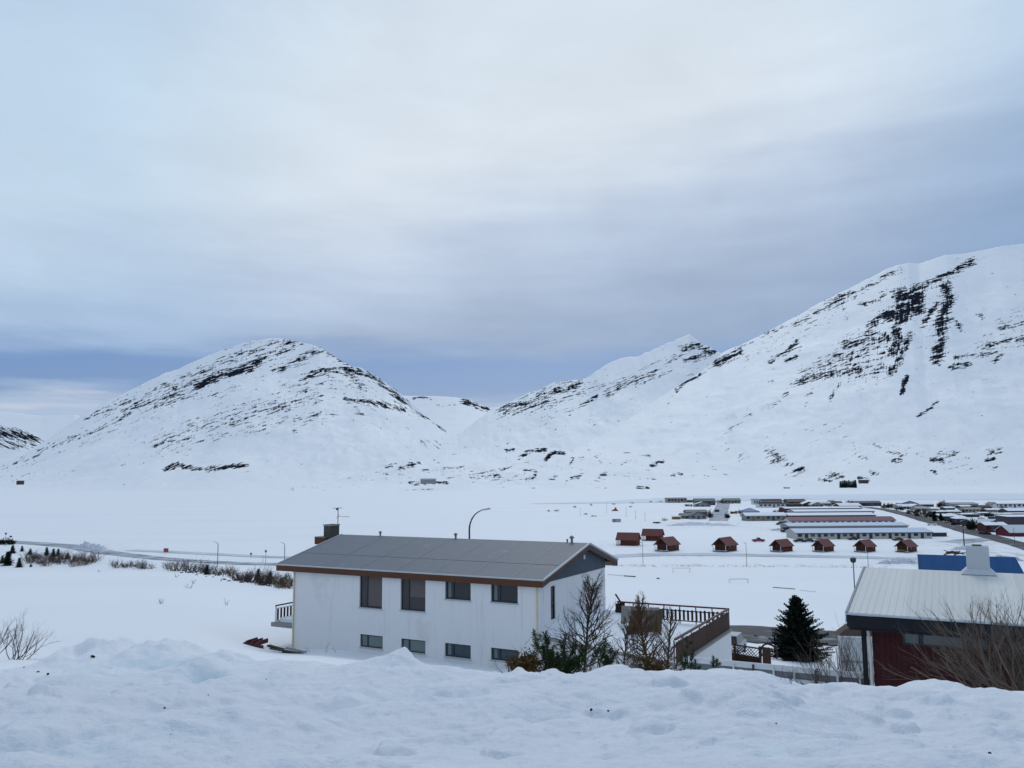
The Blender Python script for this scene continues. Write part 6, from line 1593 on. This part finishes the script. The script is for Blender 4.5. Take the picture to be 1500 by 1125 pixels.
# vehicles
CARP = {}
def car(px, py, label, body, rz=0.0, L=4.3, H=1.45, kind='car', Y=None, z=None):
    p = plain(px, py) if Y is None else ground_at(px, Y)
    t = thing('parked_car', (p[0], p[1], gz(p[0], p[1]) + .02), rz, label, 'car' if kind == 'car' else kind)
    W = 1.75; h1 = H * .62
    pr = [(-L / 2, .32), (-L / 2 + .05, h1 * .85), (-L * .30, h1 + .02), (L * .36, h1), (L / 2 - .06, h1 * .88), (L / 2, .36), (L / 2 - .1, .22), (-L / 2 + .1, .22)]
    MB().extr(pr, -W / 2, W / 2, 'y').build('body', body, t)
    g0 = (-L * .26, -L * .14, L * .24, L * .35) if kind == 'car' else (-L * .2, -L * .08, L * .08, L * .13)
    if kind == 'van': g0 = (-L * .36, -L * .24, L * .46, L * .48)
    MB().add([(g0[0], -W / 2 + .05, h1), (g0[3], -W / 2 + .05, h1), (g0[3], W / 2 - .05, h1), (g0[0], W / 2 - .05, h1), (g0[1], -W / 2 + .18, H - .06), (g0[2], -W / 2 + .18, H - .06), (g0[2], W / 2 - .18, H - .06), (g0[1], W / 2 - .18, H - .06)],
             [(0, 3, 2, 1), (4, 5, 6, 7), (0, 1, 5, 4), (1, 2, 6, 5), (2, 3, 7, 6), (3, 0, 4, 7)]).build('windows', GL_DK, t)
    MB().box(g0[1] - .03, g0[2] + .03, -W / 2 + .15, W / 2 - .15, H - .057, H).build('car_roof', body, t)
    for x in (-L * .31, L * .31):
        for y in (-W / 2 + .02, W / 2 - .22):
            MB().tube([(x, y - .03, .31), (x, y + .20, .31)], .31, 12).build('wheel', BLACK, t)
    return t
P_W = mat('white_car', (.6, .61, .63), .35, .05, 2, 0, .5); P_K = mat('black_car', (.012, .014, .018), .3, .1, 2, 0, .5); P_R = mat('red_car', (.20, .015, .03), .35, .1, 2, 0, .5); P_S = mat('silver_car', (.35, .38, .41), .35, .1, 2, 0, .5); P_B = mat('navy_car', (.02, .03, .05), .3, .1, 2, 0, .5)
car(1365.5, 769.5, 'white car driving down the wet town road', P_W, -.6, 4.6, 1.7)
car(1170.5, 794, 'dark car leftmost before the pale row house', P_K, 0, 4.2); car(1184, 794, 'dark car second from the left before the pale row house', P_B, 0, 4.3); car(1199, 793.5, 'white car parked before the pale row house', P_W, 0, 4.3)
car(1315, 792, 'low dark car half hidden by snow before the right part of the pale row house', P_K, .1, 4.0, 1.3); car(1249, 791, 'black car between the second and third cabin from the right, by the row house', P_K, 0, 3.6)
car(1151, 779.5, 'black van at the left end of the row houses', P_K, .3, 4.6, 2.3, 'van'); car(1162, 779, 'long dark car beside the black van', P_B, 0, 4.8, 1.7); car(1146, 769, 'dark vehicle under snow before the grey house with ochre doors', P_K, .1, 6.4, 1.9, 'van')
car(1111, 793.5, 'small red pickup truck alone on the snow, white cab', P_R, math.pi, 4.8, 1.6, 'pickup')
car(1061, 945, 'silver car with snow on top behind the corner of the terrace wall', P_S, 1.1, 4.0, 1.45, Y=61)
def oddments():
    p = plain(903.5, 765); Y = p[1]
    t = thing('container', (p[0], Y, gz(p[0], Y)), 0, 'pale grey container alone in the upper snow field', 'container')
    L, h = px2m(Y, 12), px2m(Y, 4.6)
    MB().box(-L / 2, L / 2, 0, 2.4, -.2, h).build('body', mat('grey_container', (.36, .38, .40), .7, .1, 1, .3, .3, stripe=(0, .5, .3, .3)), t)
    MB().box(-L / 2 + .3, -L / 2 + 1.8, -.05, -.003, .1, h - .2).build('door', GALV, t)
    p = plain(901, 748.5); Y = p[1]
    t = thing('tent', (p[0], Y, gz(p[0], Y)), 0, 'low orange-brown tent shape in the upper snow field', 'tent')
    L, h = px2m(Y, 11), px2m(Y, 4)
    MB().add([(-L / 2, 0, 0), (L / 2, 0, 0), (L / 2, 3, 0), (-L / 2, 3, 0), (L * .1, .8, h), (L * .1, 2.2, h)], [(0, 3, 2, 1), (0, 1, 4), (1, 2, 5, 4), (2, 3, 5), (3, 0, 4, 5)]).build('canvas', mat('orange_canvas', (.25, .055, .025), .7, .2, 1), t)
    MB().box(L * .02, L * .2, .9, 2.1, h - .8, h + .6).build('top_box', BARK, t)
    p = plain(963, 767); Y = p[1]
    t = thing('trailer', (p[0], Y, gz(p[0], Y)), 0, 'small dark trailer in the snow above the cabins', 'trailer')
    MB().box(-2.2, 1.6, 0, 1.6, .25, .85).build('body', BLACK, t); MB().bar((1.6, .8, .4), (2.4, .8, .35), .12).build('drawbar', BLACK, t)
    for y in (-.05, 1.45): MB().tube([(0, y, .2), (0, y + .2, .2)], .3, 10).build('wheel', BLACK, t)
oddments()

# ------------------------------------------------------------------ vegetation in the distance
PURP = BARKP
def town_shrub(px, pyb, hpx, label, seed, m=BARKP, stems=10, lev=2, w=.9, cat='bush', name='bare_bush', group=None, r=None):
    p = plain(px, pyb); h = px2m(p[1], hpx)
    return shrub(name, (p[0], p[1], gz(p[0], p[1])), h * .85, label, seed, m, stems=stems, lev=lev, r=r or .00012 * p[1] + .004, spread=w, cat=cat, group=group, base=.35)
def clump(px, pyb, wpx, hpx, label, seed, m, n=420, cat='bushes', name='bushes', size=.38):
    """low dense bush seen as one: stems and small leaf faces"""
    p = plain(px, pyb); Y = p[1]; wd = px2m(Y, wpx) / 2; h = px2m(Y, hpx); rg = np.random.RandomState(seed)
    mb = MB(); st = MB()
    for k in range(max(10, int(wpx))):
        x = rg.uniform(-1, 1) * wd; y = rg.normal(0, .8); hh = h * (.45 + .6 * rg.rand()) * (1 - .4 * abs(x) / wd)
        st.tube([(x, y, -.2), (x + rg.normal(0, .15), y, hh * .6), (x + rg.normal(0, .3), y, hh)], [.06, .05, .02], 3, cap=False)
        leaf_faces(mb, np.array([x, y, hh * .52]), max(9, int(1.5 * n) // max(10, int(wpx))), rg, np.array([.35, .3, hh * .26]), size * 1.2, 1.6, .5)
    t = thing(name, (p[0], Y, gz(p[0], Y)), 0, label, cat)
    st.build('stems', BARK, t, fix=False); mb.build('foliage', m, t, fix=False)
    return t
def far_conifer(px, pyb, hpx, label, seed, Y=None, z=None, wide=.36, m=None, group=None):
    p = plain(px, pyb) if Y is None else at(px, pyb, Y)
    h = px2m(p[1], hpx)
    return conifer('conifer', (p[0], p[1], (gz(p[0], p[1]) if Y is None else p[2])), h, label, seed, m or SPRUCE, wide=wide, whorls=9, per=7, size=h * .075, den=.9, group=group)
DKG = mat('dark_green_mass', (.020, .028, .018), .9, .5, 1, 0, .1); REDB = mat('red_brown_twigs', (.085, .040, .034), .9, .4, 1, 0, .1); GRNB = mat('dull_green', (.07, .085, .03), .9, .4, 1, 0, .1); BRNB = mat('brown_twigs', (.055, .043, .036), .9, .4, 1, 0, .1); PURB = mat('purple_twigs', (.085, .07, .08), .9, .4, 1, 0, .1)
# the plantation across the river: dark conifers in one row
for k in range(8):
    far_conifer(1231.5 + k * 3.1, 714.2, 9.0 + (k * 37 % 5) * .4, 'dark conifer in the compact clump at the foot of the right mountain', 200 + k, Y=1640, group='dark conifers in the plantation across the valley', wide=.21)
# town vegetation
clump(1379, 744, 13, 10, 'reddish bare poplars rising above the right quarter', 301, REDB, 700)
clump(1382, 741, 5, 11, 'tallest grey twig top behind the reddish poplars', 302, BRNB, 200)
far_conifer(1369.5, 763.5, 14.5, 'larger dark conifer beside the bend of the town road', 303, wide=.34)
far_conifer(1378.5, 763, 10.5, 'smaller dark conifer right of the larger one by the town road', 304, wide=.34)
clump(1426, 775.5, 17, 14, 'large dark conifer-like clump before the broad grey house', 305, DKG, 1500)
clump(1457, 760.5, 20, 9, 'dull green-brown bushes right of the beige house', 306, BRNB, 700)
clump(1440, 752, 7, 9, 'narrow dark shrub beside the beige house', 307, BRNB, 300)
clump(1352, 756, 22, 8, 'green-brown hedge along the far side of the town road', 308, GRNB, 800)
clump(1335, 752.5, 12, 7, 'dark bushes along the upper town road', 309, DKG, 400)
clump(1319, 747.5, 12, 7, 'brown thicket at the top of the town road', 310, BRNB, 400)
clump(1303, 744.5, 14, 9, 'brown bare trees at the upper end of the town road', 311, BRNB, 500)
clump(1296, 744.5, 9, 8, 'dark reddish thicket left of the upper road end', 312, REDB, 300)
clump(1305, 764.5, 11, 7, 'green and brown shrubs at the end of the purple-red row', 313, GRNB, 400)
clump(1243, 736.5, 8, 4, 'dark bush above the large white snow roof', 314, BRNB, 180)
for k, (px, pb, wp, hp, lb, mm) in enumerate((
        (1387, 757, 9, 6, 'dark bushes in the gap left of the left hip roof', DKG), (1411, 751, 11, 5, 'bare brown bushes in front of the beige house', BRNB), (1448, 757, 8, 7, 'dark bushes between the beige house and the dull green-brown bushes', DKG),
        (1464, 773, 9, 5, 'low dark bushes under the snow-grey roofed house', BRNB), (1485, 775, 8, 5, 'bushes between the red-fronted and the crimson house', BRNB), (1436, 763, 10, 5, 'dark hedge right of the large conifer-like clump', DKG),
        (1470, 746, 12, 4, 'hedge in front of the far-right long house', BRNB), (1405, 742, 8, 5, 'bare bushes left before the grey barn', REDB), (1327, 744, 8, 5, 'dark bushes before the white low-pitched gable house', DKG), (1346, 751, 8, 6, 'brown thicket on the bank above the hedge', BRNB),
        (1358, 747, 8, 5, 'dark bushes left of the red roof', DKG), (1493, 763, 12, 4, 'bare hedge before the mauve-dark house', BRNB), (1400, 769, 8, 3, 'low hedge at the roadside before the hip roofs', DKG), (1445, 783, 10, 3, 'low bushes on the snow before the red-fronted house', BRNB))):
    clump(px, pb, wp, hp, lb, 500 + k, mm, 360)
clump(1395, 766, 16, 5, 'dark hedge before the left hip-roofed house', 315, DKG, 400)
clump(1362, 758, 12, 7, 'dark bushes between the hedge and the larger conifer', 316, DKG, 400)
clump(1402, 756.5, 14, 5, 'bare bushes between the white roofs', 317, BRNB, 300)
clump(1428, 757, 12, 6, 'grey-green bushes left of the narrow dark shrub', 318, BRNB, 300)
clump(1471, 777, 8, 4, 'green-brown bush at the right end of the red-fronted house', 319, GRNB, 200)
clump(1492, 741, 8, 4.5, 'grey bare tree crown above the far-right long house', 320, PURB, 200)
clump(1054, 737.5, 9, 8, 'grey round tree at the top of the left street', 321, BRNB, 350)
clump(1040, 758.5, 9, 11, 'dark bare tree on the left side of the left street', 322, BRNB, 400)
clump(1064, 759, 7, 8, 'dark bush on the right side of the left street', 323, DKG, 300)
clump(1050, 750, 5, 5, 'small dark bush at the kerb halfway up the left street', 324, DKG, 160)
clump(1082, 752.5, 22, 6, 'orange-brown hedge before the bright blue roof', 325, mat('orange_twigs', (.14, .05, .03), .9, .4, 1, 0, .1), 700)
clump(1009, 742, 9, 5, 'dark round bush below the beige bungalow', 326, BRNB, 240)
clump(1024, 741.5, 8, 2.5, 'low dark bush left of the snow-topped gable', 327, DKG, 120)
clump(1074, 735.5, 12, 5, 'green bush before the green-grey house', 328, GRNB, 260)
clump(1119, 740, 12, 7, 'dark bare bushes at the left end of the brown roofs', 329, REDB, 300)
clump(1142, 750.5, 18, 4, 'dark bushes behind the grey house with ochre doors', 330, BRNB, 300)
clump(1180, 744, 10, 4, 'brown bushes before the red gable peak', 331, BRNB, 200)
clump(1213, 744, 12, 4, 'bushes below the pale-roofed long house', 332, BRNB, 240)
clump(1388, 744.5, 9, 6, 'dark bush left of the grey barn', 333, DKG, 200)
# specks of dark vegetation in the open field left of the town
for k, (px, py, wp, hp) in enumerate(((816, 749, 7, 3.6), (842, 743.5, 5, 2.6), (866, 740.5, 3, 3), (858, 753.5, 3, 1.6), (870, 756.5, 7, 1.6), (899, 739, 4, 2), (925, 737.5, 9, 2.5), (924, 743, 4, 2), (953, 736, 4, 2), (967, 736, 10, 3), (804, 749, 3, 1.6), (975, 763, 8, 5), (1099, 761.5, 3, 2.5))):
    clump(px, py, wp, hp, ('dark scrub speck in the open snow, nearest the street lamp', 'rounded dark scrub speck right of the nearest scrub', 'slanting dark twigs in the upper snow field', 'small lone scrub dot below the slanting twigs', 'line of low scrub dots below the slanting twigs', 'dark scrub just above the orange tent', 'wider scrub line right of the orange tent', 'small slanting scrub right of the orange tent', 'scrub dot left of the beige bungalow, farther one',
                           'straggling scrub touching the left side of the beige bungalow', 'tiny scrub dot left of the nearest scrub', 'bare scrub on the snow bank left of the orange-brown shed', 'single dark scrub below the grey house with ochre doors')[k], 340 + k, BRNB, 60, 'scrub', 'scrub', .30)
# left roadside thicket
rgv = random.Random(12)
k = 0
for (x0, x1, yb, hp, n) in ((38, 140, 830, 20, 38), (165, 222, 834, 16, 10), (246, 345, 838, 21, 18), (345, 432, 851, 26, 20)):
    for i in range(n):
        px = x0 + (x1 - x0) * (i + rgv.random()) / n; f = (px - x0) / (x1 - x0)
        b = yb + (f * 14 if x0 > 300 else f * 8 if x0 > 200 else f * 1.0) - rgv.random() * (12 if x0 == 38 else 5)
        p = march(px, b, 60, 400)
        h = px2m(p[1], hp * (.55 + .6 * rgv.random()))
        shrub('roadside_bush', p, h * .75, {38: 'bare purplish bush in the dense thicket below the left road bend', 165: 'low bare bush in the gap between the two roadside thickets', 246: 'bare bush in the sparse thicket around the roadside lamp', 345: 'bare bush in the thicket between the stones and the house eave'}[x0],
              400 + k, BARKP if rgv.random() < .7 else BARKR, stems=15, lev=2, r=.055, spread=.75, base=.7, group={38: 'bushes below the left road bend', 165: 'bushes between the roadside thickets', 246: 'bushes around the roadside lamp', 345: 'bushes left of the house eave'}[x0], cat='bush', nb=(2, 4))
        k += 1
def near_conifer(px, pyb, hpx, label, seed, wide=.4, m=None):
    p = march(px, pyb, 60, 400); h = px2m(p[1], hpx)
    conifer('conifer', p, h, label, seed, m or SPRUCE, wide=wide, whorls=10, per=8, size=h * .07, den=1.0)
near_conifer(11, 829, 20, 'dark conifer, biggest in the left roadside group', 460, .42); near_conifer(28, 831.5, 14, 'broad dark conifer right of the biggest roadside one', 461, .5)
near_conifer(3, 826, 12, 'dark conifer touching the left edge below the road', 462, .5, PINE); near_conifer(18, 811, 12, 'small conifer just under the road near the left edge', 463, .5)
near_conifer(32, 808, 8, 'small conifer under the road, second from the left edge', 464, .5); near_conifer(44, 813, 9, 'olive conifer in the thicket under the road', 465, .6, PINE); near_conifer(68, 814, 12, 'slender conifer in the middle of the left thicket', 466, .4)
near_conifer(78, 816, 12, 'conifer right of the slender one in the thicket', 467, .45); near_conifer(85, 815, 11, 'rightmost pointed conifer of the middle three in the thicket', 468, .4); near_conifer(99, 818.5, 8, 'low bushy conifer at the right part of the thicket', 469, .7, PINE); near_conifer(108, 821, 7, 'lowest conifer near the right end of the thicket', 470, .5)
near_conifer(45, 831, 5, 'tiny conifer at the front edge of the thicket', 471, .6)
near_conifer(378, 851, 17, 'left one of two dark conifers beside the house eave', 472, .42); near_conifer(396, 852.5, 15, 'right one of two dark conifers beside the house eave', 473, .42); near_conifer(303, 842, 14, 'dark narrow bush-like conifer among the lamp bushes', 474, .4)
clump(8, 797.5, 24, 8, 'dark copse beside the lamps at the far left edge', 480, DKG, 900)
# row of dark stones through the snow
for k, (px, py, wp) in enumerate(((266, 839.5, 5), (276, 839.5, 4), (288, 842.5, 4), (302, 844.5, 3), (329, 849.5, 6), (335, 851.5, 5), (345, 850.5, 6), (354, 853.5, 7), (361, 852.5, 5), (369, 853.5, 5), (379, 853.5, 4), (390, 855.5, 6), (394, 859, 5), (404, 858, 4), (417, 860, 7), (312, 845.5, 3))):
    p = march(px, py, 50, 300); r = px2m(p[1], wp) / 2
    import bmesh as _b
    bm = _b.new(); _b.ops.create_icosphere(bm, subdivisions=2, radius=1.0); me = bpy.data.meshes.new('rock')
    for v in bm.verts:
        q = .8 + .6 * (vnoise(v.co.x * 1.6 + k * 5 + 20, v.co.y * 1.6 + v.co.z * 1.3 + 20)); v.co = Vector((v.co.x * r * q, v.co.y * r * q * .8, v.co.z * r * q * .5))
    bm.to_mesh(me); bm.free(); me.materials.append(STONE)
    o = bpy.data.objects.new('rock', me); col.objects.link(o); o.location = (p[0], p[1], p[2] + .02); o.rotation_euler = (0, 0, k * 1.3)
    tag(o, 'dark stone poking through snow in the row left of the house eave' if px > 320 else 'dark stone in the short line left of the stone row', 'stone', 'stones left of the house eave' if px > 320 else 'stones in the short left line')
